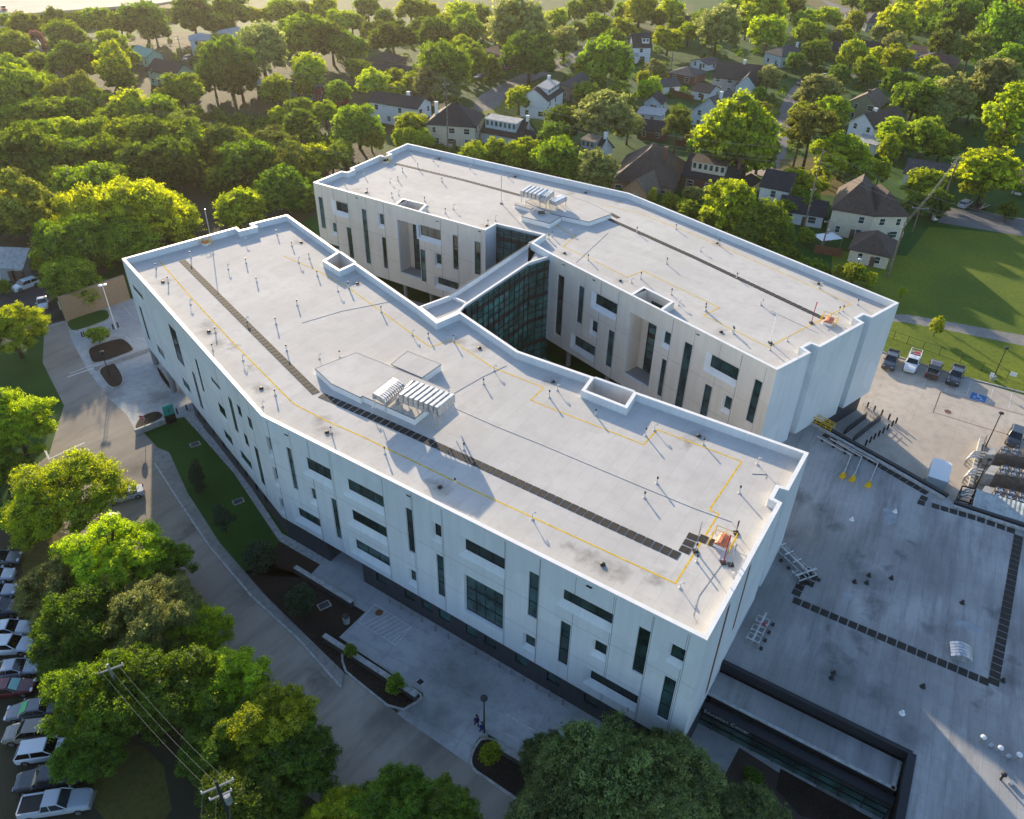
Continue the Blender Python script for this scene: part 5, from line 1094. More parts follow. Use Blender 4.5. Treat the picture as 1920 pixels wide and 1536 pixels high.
def pads(pts,z,pitch,w,l,label,group,mt='pad'):
    """rubber walkway mats laid along a path, each mat an object of its own"""
    P=GP(pts,z); first=None
    for a,b in zip(P[:-1],P[1:]):
        d=(b-a); L=d.length; d.normalize(); rz=math.atan2(d.y,d.x); n=max(1,round(L/pitch))
        for i in range(n):
            c=a+d*(L*(i+.5)/n)
            if first is None:
                mb=MB(); mb.box((0,0,0),(l,w,.035),M[mt]); first=mb.build('walkway_mat'); tag(first,label,'mat',group); o=first
            else: o=first.copy(); COL.objects.link(o)
            o.location=(c.x,c.y,z+.002); o.rotation_euler=(0,0,rz)
pads([(341,488),(465,611),(593,738)],DECK,.82,.95,.72,'dark walkway mat in the row down the left half of the front wing roof','walkway mats, left row of the front roof')
pads([(601,741),(740,800),(900,872),(1274,1044)],DECK,.90,.98,.78,'dark walkway mat in the long row down the right half of the front wing roof','walkway mats, right row of the front roof')
pads([(1281,1037),(1302,1001)],DECK,.90,.98,.78,'dark walkway mat in the short cross row near the orange roof hatch','walkway mats by the orange hatch')
pads([(1309,1007),(1346,1022)],DECK,.90,.98,.78,'dark walkway mat between the cross row and the orange roof hatch','walkway mats at the orange hatch')
pads([(742,307),(870,338),(985,369)],DECK,.95,.8,.78,'dark walkway mat in the far left row of the back wing roof','walkway mats, left row of the back roof')
pads([(1142,411),(1300,482),(1545,598)],DECK,.92,.85,.80,'dark walkway mat in the long right row of the back wing roof','walkway mats, right row of the back roof')
pads([(1143,400),(1160,409)],DECK,.9,.85,.80,'dark walkway mat in the short row behind the back roof platform','walkway mats behind the back platform')
pads([(1543,814),(1640,868),(1739,926)],AZ,.98,.9,.84,'black walkway mat in the row along the angled annex parapet','annex mats along the parapet')
pads([(1746,947),(1830,972),(1905,998)],AZ,.98,.9,.84,'black walkway mat in the right stretch along the annex parapet','annex mats, right stretch')
pads([(1910,1004),(1886,1150),(1862,1285)],AZ,.95,.95,.82,'black walkway mat in the long row at the right edge of the annex roof','annex mats, right edge row')
pads([(1486,1124),(1700,1215),(1855,1281)],AZ,.95,.9,.82,'black walkway mat in the diagonal row across the annex roof','annex mats, diagonal row')
pads([(1491,1117),(1507,1086),(1518,1064)],AZ,.95,.9,.82,'black walkway mat in the short row beside the pipe frame','annex mats by the pipe frame')
pads([(1515,1100),(1527,1076)],AZ,.95,.9,.82,'black walkway mat in the second short row beside the pipe frame','annex mats, second short row')
pads([(1726,932),(1738,937)],AZ,.95,.9,.82,'black walkway mat in the block by the annex parapet corner','annex mats at the corner'); pads([(1722,941),(1733,945)],AZ,.95,.9,.82,'black walkway mat in the block by the annex parapet corner','annex mats at the corner')
# vent pipes: bases in pixels; each is a pipe with a dark cap, part of the roof
def vents(root,pts,z,h=.72):
    for k,(x,y) in enumerate(pts):
        p=G(x,y,z); mb=MB(); hh=h*(.8+.4*((k*37)%10)/10)
        if k%3==2: mb.tube([(p.x,p.y,z),(p.x,p.y,z+hh),(p.x+.12,p.y,z+hh+.12),(p.x+.26,p.y,z+hh+.08),(p.x+.28,p.y,z+hh-.06)],.07,M['pipe'],7)
        else: mb.tube([(p.x,p.y,z),(p.x,p.y,z+hh)],.075,M['pipe'],7); mb.tube([(p.x,p.y,z+hh),(p.x,p.y,z+hh+.22)],.10,M['dkpipe'],7)
        mb.tube([(p.x,p.y,z),(p.x,p.y,z+.1)],[.2,.1],M['membrane'],8); mb.build('vent_pipe',root)
q4=lambda ox,oy,s,l:[(ox+a/s,oy+b/s) for a,b in l]
V1=q4(200,380,4,[(372,495),(463,600),(630,765),(817,975),(797,1108),(1023,1185),(1265,1445),(632,415),(912,500),(1046,455),(1125,595),(1043,300),(1278,245),(1390,328),(1440,450),(1520,420),(1580,550),(1735,665),(1815,645),(1430,770),(1052,890),(1270,910),(1350,1110),(1595,1170),(1750,1160)])
V1+=q4(200,560,4,[(1685,1010),(1170,810)])+q4(640,512,3,[(42,85),(225,220),(400,350),(490,365),(632,385),(860,550),(800,625),(1170,700),(1215,660),(1430,800),(1710,915),(1760,885),(1775,1185),(1705,1265),(175,790),(245,1015),(640,1190),(1075,1385),(690,995)])
V1+=q4(1200,800,4,[(475,135),(880,285),(745,500),(425,1015),(300,1210),(420,935)])
vents(rf_front,V1,DECK)
rfb=[o for o in back.children if o.name.startswith('roof')][0]
V2=q4(560,250,4,[(345,385),(490,320),(685,370),(745,355),(845,170),(1010,210),(780,290),(895,265),(1285,270),(1570,330),(515,440),(750,465),(700,480),(945,510),(1160,570),(1100,600),(1075,365),(1475,655),(1420,690)])
V2+=q4(960,400,4,[(300,175),(435,150),(935,145),(1230,120),(1415,285),(1160,380),(570,350),(895,520),(965,490),(1195,610),(1250,690),(1450,735),(1660,905),(1865,690),(1685,485),(1550,240),(262,190),(275,195)])+q4(1300,520,4,[(90,245),(505,205),(295,410),(575,545),(705,480),(1120,255),(1230,205),(945,80),(1090,265)])
vents(rfb,V2,DECK)
# drains with a dark strainer
def drains(root,pts,z):
    for x,y in pts:
        p=G(x,y,z); mb=MB(); mb.tube([(p.x,p.y,z),(p.x,p.y,z+.14),(p.x,p.y,z+.2)],[.26,.24,.1],M['dkpipe'],9); mb.build('roof_drain',root)
D1=[(305.5,529),(391.5,622),(490,728.5),(613,811),(825,914),(1130,1059),(1310,818),(1037,716.5),(899,653),(670,532),(564.5,455)]
drains(rf_front,D1,DECK)
D2=[(686,361.5),(823.5,298.5),(912,423.5),(1058,475),(1163,527),(1352,623),(1345,457),(1535,533),(1098,362),(966,332)]
drains(rfb,D2,DECK)
w_=lambda l,r:[((G(x,y,DECK)),r) for x,y in l]
add_stains(M['membrane'],w_(D1,1.5)+w_([(388,608),(406,645),(600,790),(815,905),(1100,1040),(1160,1075),(1290,830),(860,640),(1230,1085)],1.3)+w_([(440,650),(470,690),(1075,1025)],1.0),(.25,.23,.20),.8)
add_stains(M['membrane_b'],w_(D2,1.4)+w_([(668,356),(1070,362),(1160,380)],1.3),(.28,.26,.22),.7)
add_stains(M['annexroof'],[(G(x,y,AZ),r) for x,y,r in ((1627,1090,2.6),(1575,1270,2.4),(1890,1275,2.2),(1600,1055,1.6),(1640,1130,2.0),(1560,1220,1.5),(1610,1195,1.6),(1640,1300,1.8),(1612,1040,.9),(1605,1065,.9),(1660,1062,.9),(1690,1040,.9),(1712,1015,.8),(1555,1180,.8),(1558,1210,.8),(1560,1240,.9),(1590,1240,.9),(1615,1215,.8),(1640,1195,.8),(1640,1120,1.1),(1636,1150,1.0),(1850,1300,.9),(1825,1320,.9),(1900,1240,.9),(1870,1150,1.4),(1500,930,1.8),(1540,955,1.6),(1470,1000,1.5),(1570,990,1.2),(1750,1180,1.6),(1700,1380,2))],(.07,.075,.08),.6)
add_stains(M['road'],[(G(x,y,0),r) for x,y,r in ((250,880,3),(360,985,3),(470,1110,2.5),(740,1345,4),(820,1385,3.5),(600,1270,2))],(.045,.042,.04),.6)
add_stains(M['conc'],[(G(x,y,0),r) for x,y,r in ((850,1265,5),(880,1290,4),(820,1345,3.5),(780,1330,3),(200,740,3),(300,745,3),(215,640,2))],(.10,.09,.08),.6)
# raised service platforms
def platform(name,px,h,label,z=DECK):
    P=GP(px,z+h); t=thing(name,label,'roof platform',(P[0].x,P[0].y,z)); mb=MB(); mb.prism([(p.x,p.y) for p in P],z,z+h,M['coping'],top=M['membrane'],bottom=False); mb.build('platform',t); n=len(P); mb=MB()
    for i in range(n):
        a,b=P[i],P[(i+1)%n]; mb.beam(a+Vector((0,0,-.12)),b+Vector((0,0,-.12)),.07,.135,M['joint'])
    mb.build('edge_flashing',t); return t
platform('roof_platform',[(591,691),(668,661),(843,732),(777,785),(679,742),(676,745),(621,719)],.9,'large raised platform under the ducts on the front roof')
platform('roof_platform',[(733,683),(764,658.5),(827,683),(791,708)],.95,'small raised square platform beside the ducts on the front roof')
platform('roof_platform',[(985,378),(1040,358),(1100,378),(1147,401),(1104,416),(1040,402)],.8,'large raised platform under the ducts on the back roof')
platform('roof_platform',[(978,405.5),(998,394),(1052,406),(1031,419)],.9,'small raised platform with a dark vent on the back roof')
platform('roof_platform',[(965,383),(968,381),(1000,389),(996,392)],.7,'narrow raised kerb on the back roof near the dark vent')
p=G(1015,402,DECK+.9); t=thing('roof_vent','small dark square vent on the small back roof platform','vent',(p.x,p.y,DECK+.9)); mb=MB(); mb.box((0,0,0),(1.0,1.0,.25),M['galv']); mb.build('curb',t,world=False); mb=MB(); mb.box((0,0,.25),(1.2,1.2,.15),M['dkpipe']); mb.build('cap',t,world=False)
def ductbank(pa,pb,pc,zb,n,hgt,label,arch=True,gap=.25,legs=True,group=None):
    """bank of n parallel duct hoods; pa->pb across the bank, pa->pc along each hood"""
    a,b,c=G(*pa,zb+hgt),G(*pb,zb+hgt),G(*pc,zb+hgt); u=b-a; v=c-a; U=u.length; Vv=v.length; u.normalize(); v.normalize(); t=thing('duct_bank',label,'roof duct',((a+u*U/2+v*Vv/2).x,(a+u*U/2+v*Vv/2).y,zb),0,group)
    st=U/n; w=st*(1-gap)
    for i in range(n):
        o=a+u*(i*st+st*gap/2); mb=MB(); body=hgt*.42; prof=[(0,-body),(w,-body),(w,-.12),(w*.85,0),(w*.15,0),(0,-.12)]
        S=[(0,-.35),(.12*Vv,-.06),(.5*Vv,0),(.88*Vv,-.06),(Vv,-.35)] if arch else [(0,0),(Vv,0)]
        secs=[[tuple(o+v*s+u*q+Vector((0,0,z+dz))) for q,z in prof] for s,dz in S]; loft(mb,secs,M['galv']); mb.build('duct_hood',t)
    if legs:
        for s in (.08,.92):
            mb=MB(); 
            for r_ in (.05,.95): x=a+v*Vv*s+u*U*r_; mb.tube([(x.x,x.y,zb),(x.x,x.y,zb+hgt*.6)],.06,M['galv'],5)
            l0_=a+v*Vv*s; l1_=l0_+u*U; mb.beam((l0_.x,l0_.y,zb+hgt*.5),(l1_.x,l1_.y,zb+hgt*.5),.1,.1,M['galv']); mb.build('support_frame',t)
    return t
ductbank((697,735),(735,705),(722,750),DECK+.9,11,1.7,'narrow bank of ribbed silver duct hoods on the front roof platform',True,.12)
ductbank((746,738),(822,765),(779,714),DECK+.9,8,2.6,'wide bank of long silver ducts on the front roof platform',False,.18)
ductbank((741,745),(750,741),(771,712),DECK+.9,1,2.2,'single rounded silver duct at the left of the wide duct bank',True,.05)
ductbank((813,772),(824,762),(838,744),DECK+.9,2,2.4,'tall end ducts at the right of the wide duct bank',False,.1)
ductbank((975,357),(1012,366),(992,346),DECK+.8,5,2.3,'bank of silver duct hoods on the back roof platform',False,.2)
ductbank((1012,366),(1024,370),(1028,353),DECK+.8,3,2.2,'curved silver duct hoods beside the back roof duct bank',True,.1)
ductbank((1029,374),(1043,380),(1050,364),DECK+.8,1,1.6,'long single duct hood at the right of the back roof platform',False,.05)
# roof hatches with yellow guard rails
def hatch(x,y,z,label,s=1.15,col='orange',h=.9):
    p=G(x,y,z); d=(G(1347,963,DECK)-G(1266,1094,DECK)).normalized(); t=thing('roof_hatch',label,'roof hatch',(p.x,p.y,z),math.atan2(d.y,d.x)); mb=MB(); mb.box((0,0,0),(s*1.3,s,.35),M['coping']); mb.build('hatch_frame',t,world=False)
    mb=MB(); loft(mb,[[(k,s*.5*math.cos(a_),.35+.35*math.sin(a_)) for a_ in [math.pi*i/6 for i in range(7)]] for k in (-s*.62,s*.62)],M[col]); mb.build('hatch_lid',t,world=False)
    mb=MB(); R_=s*.85
    for zz in (.5,1.05): mb.tube([(-R_,-R_,zz),(R_,-R_,zz),(R_,R_,zz),(-R_,R_,zz)],.035,M['yellow'],5)
    for xx,yy in ((-R_,-R_),(0,-R_),(R_,-R_),(R_,0),(R_,R_),(0,R_),(-R_,R_)): mb.tube([(xx,yy,0),(xx,yy,1.08)],.035,M['yellow'],5)
    mb.build('guard_rail',t,world=False); return t
hatch(1353,1020,DECK,'orange roof hatch in a yellow guard rail near the foreground roof corner'); hatch(1553,606,DECK,'orange roof hatch with yellow rail at the right end of the back roof')
hatch(387,459,DECK,'small rusty roof hatch near the far left parapet of the front roof',.8); hatch(724,305,DECK,'dark low roof hatch near the far parapet of the back roof',.8,'pad')
def davit(x,y,z,label,mt='red',h=2.4,dx=.6):
    p=G(x,y,z); t=thing('davit_post',label,'post',(p.x,p.y,z)); mb=MB(); mb.tube([(0,0,0),(0,0,h),(dx*.5,dx,h+.5)],.07,M[mt],6); mb.build('mast',t,world=False); mb=MB(); mb.box((0,0,0),(.5,.5,.12),M['dkpipe']); mb.build('foot',t,world=False)
davit(1356,1056,DECK,'red davit post beside the orange hatch'); davit(1304,1034,DECK,'grey mast with a square head beside the yellow line on the front roof','galv',3.0,.2); davit(1521,606,DECK,'red davit post beside the back roof hatch'); davit(940,382,DECK,'thin antenna mast on a black tripod base on the back roof','galv',5.2,.05); davit(396,449,DECK,'thin weather mast behind the rusty hatch','galv',4.5,.05)
davit(1444,643,DECK,'slender white mast near the near corner of the back roof','white',4.0,.1); davit(1380,1000,DECK,'black coiled hose hanging on a low post on the front roof','dkpipe',1.0,.1); davit(1370,1060,DECK,'galvanised frame leg beside the end parapet','galv',1.6,.5)
# grounding cable over the roof
def cable(pts,z,label,mt='soffit',r=.018,name='cable'):
    P=GP(pts,z); mb=MB(); mb.tube([(p.x,p.y,z+r) for p in P],r,M[mt],4); o=mb.build(name); tag(o,label,'cable'); return o
cable([(853,766),(930,800),(1010,832),(1200,912),(1300,953),(1372,979),(1384,996)],DECK,'thin dark cable crossing the front roof towards the coiled hose'); cable([(1384,1000),(1352,1060),(1310,1118),(1300,1155),(1308,1170)],DECK,'thin dark cable running down to the near roof corner')
cable([(566,606),(640,584),(742,564)],DECK,'thin dark seam cable across the left part of the front roof'); cable([(851,738),(905,707),(950,686)],DECK,'thin dark cable from the platform to the inner parapet'); cable([(1080,493),(1140,437)],DECK,'thin cable across the back roof near the platform')
cable([(1410,889),(1438,890),(1436,898)],DECK,'short cable at the back corner of the front roof','dkpipe',.02); cable([(1445,583),(1500,609),(1535,626)],DECK,'thin cable on the back roof beside the slender mast')
# ------------------------------------------------------------ annex roof items
def pipe_run(pts,label,r=.1,h=.35,z=AZ,foot=True):
    P=GP(pts,z+h); t=thing('pipe_run',label,'pipe',(P[0].x,P[0].y,z)); mb=MB(); mb.tube(P,r,M['galv'],8); mb.build('pipe',t); 
    for a,b in zip(P[:-1],P[1:]):
        n=int((b-a).length/2.4)
        for i in range(n+1):
            c=a.lerp(b,(i+.5)/(n+1)); mb=MB(); mb.box((c.x,c.y,z),(.35,.2,h-r),M['dkpipe'],math.atan2((b-a).y,(b-a).x)); mb.build('pipe_support',t)
    if foot:
        e=P[-1]; mb=MB(); mb.box((e.x,e.y,z),(.75,.55,.3),M['yellow'],.6); mb.box((e.x+.1,e.y+.1,z+.3),(.3,.4,.35),M['yellow'],.6); mb.build('yellow_end_box',t)
pipe_run([(1532,818),(1596,853),(1581,891)],'leftmost roof pipe ending in a yellow box on the annex'); pipe_run([(1556,822),(1616,857),(1599,897)],'middle roof pipe ending in a yellow box on the annex'); pipe_run([(1570,827),(1646,869),(1629,908)],'rightmost roof pipe ending in a yellow box on the annex')
a=G(1519,792,AZ); b=G(1556,811,AZ); t=thing('guard_rail','yellow steel guard rail at the inner corner of the annex roof','railing',(a.x,a.y,AZ)); mb=MB()
for o_ in (0,.9):
    n_=Vector((-(b-a).y,(b-a).x,0)).normalized()*o_
    for zz in (.45,.85,1.15): mb.tube([a+n_+Vector((0,0,zz)),b+n_+Vector((0,0,zz))],.05,M['yellow'],5)
    for k in range(5): c=a.lerp(b,k/4)+n_; mb.tube([c,c+Vector((0,0,1.15))],.05,M['yellow'],5)
mb.build('rails',t); mb=MB(); mb.beam(a+Vector((0,0,.02)),b+Vector((0,0,.02)),.8,.12,M['yellow']); mb.build('kick_plate',t)
def frame_unit(x,y,label,n=3,z=AZ,rz=-1.1):
    p=G(x,y,z); t=thing('pipe_rack',label,'pipe rack',(p.x,p.y,z),rz)
    for i in range(n):
        mb=MB(); xx=(i-n/2)*1.3; mb.tube([(xx,-.6,0),(xx,-.6,.9),(xx,.6,.9),(xx,.6,0)],.06,M['galv'],6); mb.tube([(xx,-.6,.5),(xx+1.1,-.6,.5),(xx+1.1,.6,.5),(xx,.6,.5)],.09,M['galv'],7); mb.build('frame',t,world=False)
    for i in range(n+1):
        mb=MB(); mb.box(((i-n/2)*1.2,-1.0,0),(.3,.3,.25),M['dkpipe']); mb.build('rubber_foot',t,world=False)
    mb=MB(); mb.tube([(-n*.7,0,.75),(n*.75,0,.75)],.13,M['galv'],8); mb.build('header_pipe',t,world=False)
frame_unit(1484,1054,'galvanised pipe frame on the annex roof against the end wall of the front wing',3); frame_unit(1507,1082,'small galvanised pipe frame beside the two short mat rows',2,rz=.4)
frame_unit(1420,1186,'slanted pipe assembly with a red valve on the annex roof near the canopy',3,rz=1.0)
mb=MB(); p=G(1432,1171,AZ+.9); mb.box((p.x,p.y,AZ+.9),(.25,.25,.2),M['red']); vv=mb.build('valve'); tag(vv,'small red valve on the slanted pipe assembly','valve')
p=G(1800,1226,AZ); t=thing('louvred_vent','grey louvred dome vent inside the mat loop on the annex roof','vent',(p.x,p.y,AZ),-.35)
for i in range(5):
    mb=MB(); y0=(i-2.5)*.38; loft(mb,[[(-1.0+2.0*k/6,yy,.2+.62*math.sin(math.pi*(k+.6)/7.2)) for k in range(7)]+[(1.0,yy,0),(-1.0,yy,0)] for yy in (y0,y0+.33)],M['galv']); mb.build('louvre',t,world=False)
for k,(x,y,l) in enumerate(((1838,1392,'first white mushroom vent in the sunlit streak at lower right'),(1870,1412,'second white mushroom vent beside the sunlit streak'),(1905,1425,'third white mushroom vent at the right edge'),(1876,1462,'dark pipe cluster lying in the sunlit streak'))):
    p=G(x,y,AZ); t=thing('exhaust_vent',l,'vent',(p.x,p.y,AZ)); mb=MB(); mb.tube([(0,0,0),(0,0,.8)],.1,M['galv'] if k<3 else M['dkpipe'],9); mb.build('pipe',t,world=False); mb=MB(); mb.tube([(0,0,.8),(0,0,.9),(0,0,1.0)],[.26,.24,.08],M['white'] if k<3 else M['dkpipe'],10); mb.build('cap',t,world=False); mb=MB(); mb.box((.7,-.4,0),(.45,.3,.3),M['galv'],.5); mb.build('side_box',t,world=False)
for k,(x,y,l) in enumerate(((1671,1085,'black capped vent stub in the middle of the annex roof'),(1602,1092,'grey drain cover left of the black vent stub'),(1629,1080,'upper drain of the stained pair on the annex roof'),(1625,1094,'lower drain of the stained pair on the annex roof'),(1563,1263,'upper drain above the canopy parapet'),(1559,1272,'lower drain above the canopy parapet'),(1880,1277,'black drain bowl right of the mat loop corner'),(1678,960,'small white vent stub near the pipes with yellow ends'),(1804,1131,'small dark vent stub inside the mat loop'),(1730,1288,'small dark vent stub below the diagonal mats'),(1691,1338,'small white vent stub near the lower parapet'),(1597,975,'white stub below the yellow boxes'))):
    p=G(x,y,AZ); mb=MB(); mb.tube([(0,0,0),(0,0,.12),(0,0,.4)],[.3,.16,.14],M['white'] if 'white' in l else M['dkpipe'],9); o=mb.build('roof_stub'); o.location=(p.x,p.y,AZ+.002); tag(o,l,'roof vent')
# pale repair patches as sheets of the roof itself
for px in ([(1360,1120),(1420,1045),(1450,1060),(1395,1150)],[(1578,1116),(1588,1108),(1600,1116),(1592,1127)],[(1655,955),(1668,948),(1682,960),(1680,980),(1665,985)],[(1795,1160),(1840,1175),(1845,1190),(1792,1172)]):
    mb=MB(); mb.face([(q.x,q.y,AZ+.004) for q in GP(px,AZ)][::-1],M['roofpatch'] if 'roofpatch' in M else M.setdefault('roofpatch',mat('roof_repair_patch',(.30,.335,.355),.7,noise=.15,nscale=1,ndark=.8))); mb.build('roof_patch',annex)
# ------------------------------------------------------------ chillers, metal roof, yard
MC=mat('corrugated_roof',(.42,.47,.47),.45,noise=.08,nscale=1)
P4=GP([(1831,918),(1960,956),(1960,990),(1823,950)],3.4); t=thing('yard_shelter','pale green corrugated metal roof beside the annex parapet','shelter',(P4[0].x,P4[0].y,0)); mb=MB(); e=(P4[1]-P4[0]); L_=e.length; e.normalize(); f=(P4[3]-P4[0]); n=int(L_/.5)
for i in range(n):
    a=P4[0]+e*(i*L_/n); b=P4[0]+e*((i+.5)*L_/n); c=P4[0]+e*((i+1)*L_/n)
    mb.face([a,a+f,b+f+Vector((0,0,.06)),b+Vector((0,0,.06))],MC); mb.face([b+Vector((0,0,.06)),b+f+Vector((0,0,.06)),c+f,c],MC)
mb.build('metal_roof',t)
for q in P4[:4]:
    mb=MB(); mb.tube([(q.x,q.y,0),(q.x,q.y,3.38)],.08,M['black'],6); mb.build('post',t)
P5=GP([(1804,912),(1829,918),(1822,946),(1797,938)],2.6); t=thing('cable_tray_frame','dark open steel frame with three crossbars beside the corrugated roof','frame',(P5[0].x,P5[0].y,0)); mb=MB()
for i in range(4): mb.beam(P5[i],P5[(i+1)%4],.15,.15,M['black'])
for k in (.33,.66): mb.beam(P5[0].lerp(P5[3],k),P5[1].lerp(P5[2],k),.12,.12,M['galv'])
for q in P5: mb.tube([(q.x,q.y,0),(q.x,q.y,2.6)],.06,M['black'],5)
mb.build('frame',t)
MB_=mat('chiller_panel',(.17,.14,.115),.5,noise=.1,nscale=2)
for k,(px,l) in enumerate((([(1878,838),(1990,850),(1986,866),(1868,850)],'farthest rooftop style chiller beside the black car'),([(1878,872),(1990,893),(1986,910),(1866,888)],'middle chiller with row of fans at the right edge'),([(1868,912),(1990,942),(1986,962),(1856,930)],'nearest chiller with row of fans at the right edge'))):
    P=GP(px,2.5); t=thing('chiller_unit',l,'chiller',(P[0].x,P[0].y,0)); mb=MB(); mb.prism([(q.x,q.y) for q in P],.3,2.5,MB_); mb.build('casing',t); u=P[1]-P[0]; v=P[3]-P[0]
    mb=MB(); mb.prism([(q.x,q.y) for q in (P[0]-u.normalized()*1.2,P[0],P[3],P[3]-u.normalized()*1.2)],.3,2.2,M['curb']); mb.build('control_cabinet',t)
    for i in range(5):
        for j in (0,1):
            c=P[0]+u*((i+.5)/5.5)+v*(.27+.46*j); r=v.length*.19; fb=MB(); fb.tube([(c.x,c.y,2.5),(c.x,c.y,2.75)],[r,r*.93],M['galv'],14,cap=False); fb.tube([(c.x,c.y,2.50),(c.x,c.y,2.53)],r*.9,M['black'],14)
            for a_ in range(4):
                th=a_*math.pi/2+.4; fb.beam((c.x,c.y,2.60),(c.x+math.cos(th)*r*.85,c.y+math.sin(th)*r*.85,2.64),r*.4,.03,M['galv'])
            fb.build('fan',t)
    t2=thing('pipe_manifold','curved silver pipes at the end of the '+l.split(' with')[0].split(' rooftop')[0].replace('chiller','').strip()+' chiller','pipe',(P[0].x-2.5,P[0].y,0)); base=P[0].lerp(P[3],.5)-u.normalized()*2.6
    for j in (-.6,.2,1.0):
        mb=MB(); o_=base+v.normalized()*j; mb.tube([(o_.x+1.2,o_.y,1.3),(o_.x+.2,o_.y,1.5),(o_.x-.5,o_.y,1.4),(o_.x-.8,o_.y,.9),(o_.x-.8,o_.y,0)],.16,M['galv'],8); mb.build('pipe',t2)
a=G(1837,829,0); b=G(1816,918,0); t=thing('yard_wall','long low concrete wall with pale top beside the chiller yard','wall',(a.x,a.y,0)); mb=MB(); mb.beam((a.x,a.y,0),(b.x,b.y,0),.45,1.0,M['curb']); mb.build('wall',t); mb=MB(); mb.tube([(a.x+.6,a.y,1.3),(b.x+.6,b.y,1.3)],.05,M['black'],5)
for k in range(9): c=a.lerp(b,k/8); mb.tube([(c.x+.6,c.y,0),(c.x+.6,c.y,1.3)],.04,M['black'],5)
mb.build('handrail',t)
def lamp(x,y,h,label,base=True,heads=1,mt='dkpipe',hd=None):
    p=G(x,y,0); t=thing('lamp_post',label,'lamp post',(p.x,p.y,0)); z0=.02
    if base: mb=MB(); mb.tube([(0,0,0),(0,0,.75)],.38,M['curb'],14); mb.build('concrete_base',t,world=False); z0=.75
    mb=MB(); mb.tube([(0,0,z0),(0,0,h)],[.09,.06],M[mt],8); mb.build('pole',t,world=False)
    for k in range(heads):
        a_=k*math.pi+.5; o_=.35 if heads>1 else .0; mb=MB(); mb.tube([(o_*math.cos(a_),o_*math.sin(a_),h),(o_*math.cos(a_),o_*math.sin(a_),h+.12),(o_*math.cos(a_),o_*math.sin(a_),h+.2)],[.36,.34,.1],M[hd or mt],12); mb.build('lamp_head',t,world=False)
    return t
lamp(908,1382,6.2,'black lamp post with round head on a concrete drum by the driveway'); lamp(1848,838,6.0,'dark lamp post at the head of the chiller yard wall',False); lamp(1861,712,6.0,'lamp post on a concrete drum behind the car park kerb'); lamp(650,1167,1.0,'round white concrete drum in the mulch bed near the striped bay',True)
lamp(218,618,8.5,'pale double headed lamp post between the first two planting islands',False,2,'white','white'); lamp(1829,915,5.0,'thin dark pole at the low end of the chiller yard wall',False); lamp(206,706,4.5,'slim dark lamp in the small rounded mulch island',False,1); lamp(1596,517+22,6,'slim pole light behind the far parapet near the bright shrubs',False,1,'dkpipe','white')
# bollards
gb_='dark bollards in the two rows of the loading yard'; first=None
BO=[(1625.4,765),(1638,771.8),(1652,779),(1665.5,786.9),(1679,794),(1671.8,799.4),(1663.4,805.6),(1655,812),(1646.8,818),(1638.4,823.3),(1630.6,829.6),(1622.3,835.8)]
for i,(x,y) in enumerate(BO):
    p=G(x,y)
    if not first: mb=MB(); mb.tube([(0,0,0),(0,0,1.0),(0,0,1.08)],[.13,.13,.08],M['dkpipe'],9); first=mb.build('bollard'); o=first
    else: o=first.copy(); COL.objects.link(o)
    o.location=p; tag(o,'dark steel bollard in the straight row nearest the pickups' if i<5 else 'dark steel bollard in the row leading back to the annex wall','bollard',gb_+(', far row' if i<5 else ', near row'))
gb_='short posts along the foot of the charcoal wall'; first=None
for i,(x,y) in enumerate(((731,1130),(752,1142),(771,1154),(791,1166),(816,1183),(841,1198),(866,1211),(891,1226),(914,1238),(936,1251),(958,1264),(981,1278),(1005,1292),(1029,1306),(1054,1321))):
    p=G(x,y)
    if not first: mb=MB(); mb.tube([(0,0,0),(0,0,.9)],.11,M['soffit'],8); first=mb.build('bollard'); o=first
    else: o=first.copy(); COL.objects.link(o)
    o.location=p; tag(o,'short grey bollard in the row along the plaza side of the charcoal wall','bollard',gb_)
for x,y,l in ((333,776,'dark bollard beside the teal sign, nearer the wall'),(351,769,'dark bollard right at the charcoal wall corner'),(155,632,'left dark bollard on the upper drive'),(159,631,'dark bollard next to the left one on the upper drive'),(213,617,'dark bollard left of the double lamp'),(222,614,'dark bollard right of the double lamp')):
    p=G(x,y); mb=MB(); mb.tube([(0,0,0),(0,0,.95)],.12,M['dkpipe'],8); o=mb.build('bollard'); o.location=p; tag(o,l,'bollard')
# ramp walls in the loading yard
for (p0,p1,l,mt_) in (((1599,828),(1649,787),'long low wall with mesh railing between the bollards and the building','base'),((1583,814),(1622,784),'shorter railing wall closer to the charcoal building base','base')):
    a=G(*p0);b=G(*p1); t=thing('ramp_wall',l,'wall',(a.x,a.y,0)); mb=MB(); mb.beam((a.x,a.y,0),(b.x,b.y,0),.25,.7,M[mt_]); mb.build('wall',t); mb=MB()
    for z_ in (.95,1.2): mb.tube([(a.x,a.y,z_),(b.x,b.y,z_)],.03,M['black'],4)
    for k in range(12): c=a.lerp(b,k/11); mb.tube([(c.x,c.y,.7),(c.x,c.y,1.2)],.025,M['black'],4)
    mb.build('railing',t)
for k,pp in enumerate(([(1616,766),(1650,785)],[(1620,772),(1649,792)])):
    a=G(*pp[0]);b=G(*pp[1]); t=thing('steel_handrail',('outer' if k==0 else 'inner')+' steel handrail along the top of the loading yard ramp','railing',(a.x,a.y,0)); mb=MB()
    for z_ in (.6,1.0): mb.tube([(a.x,a.y,z_),(b.x,b.y,z_)],.03,M['galv'],4)
    for q in range(6): c=a.lerp(b,q/5); mb.tube([(c.x,c.y,0),(c.x,c.y,1.0)],.03,M['galv'],4)
    mb.build('rails',t)
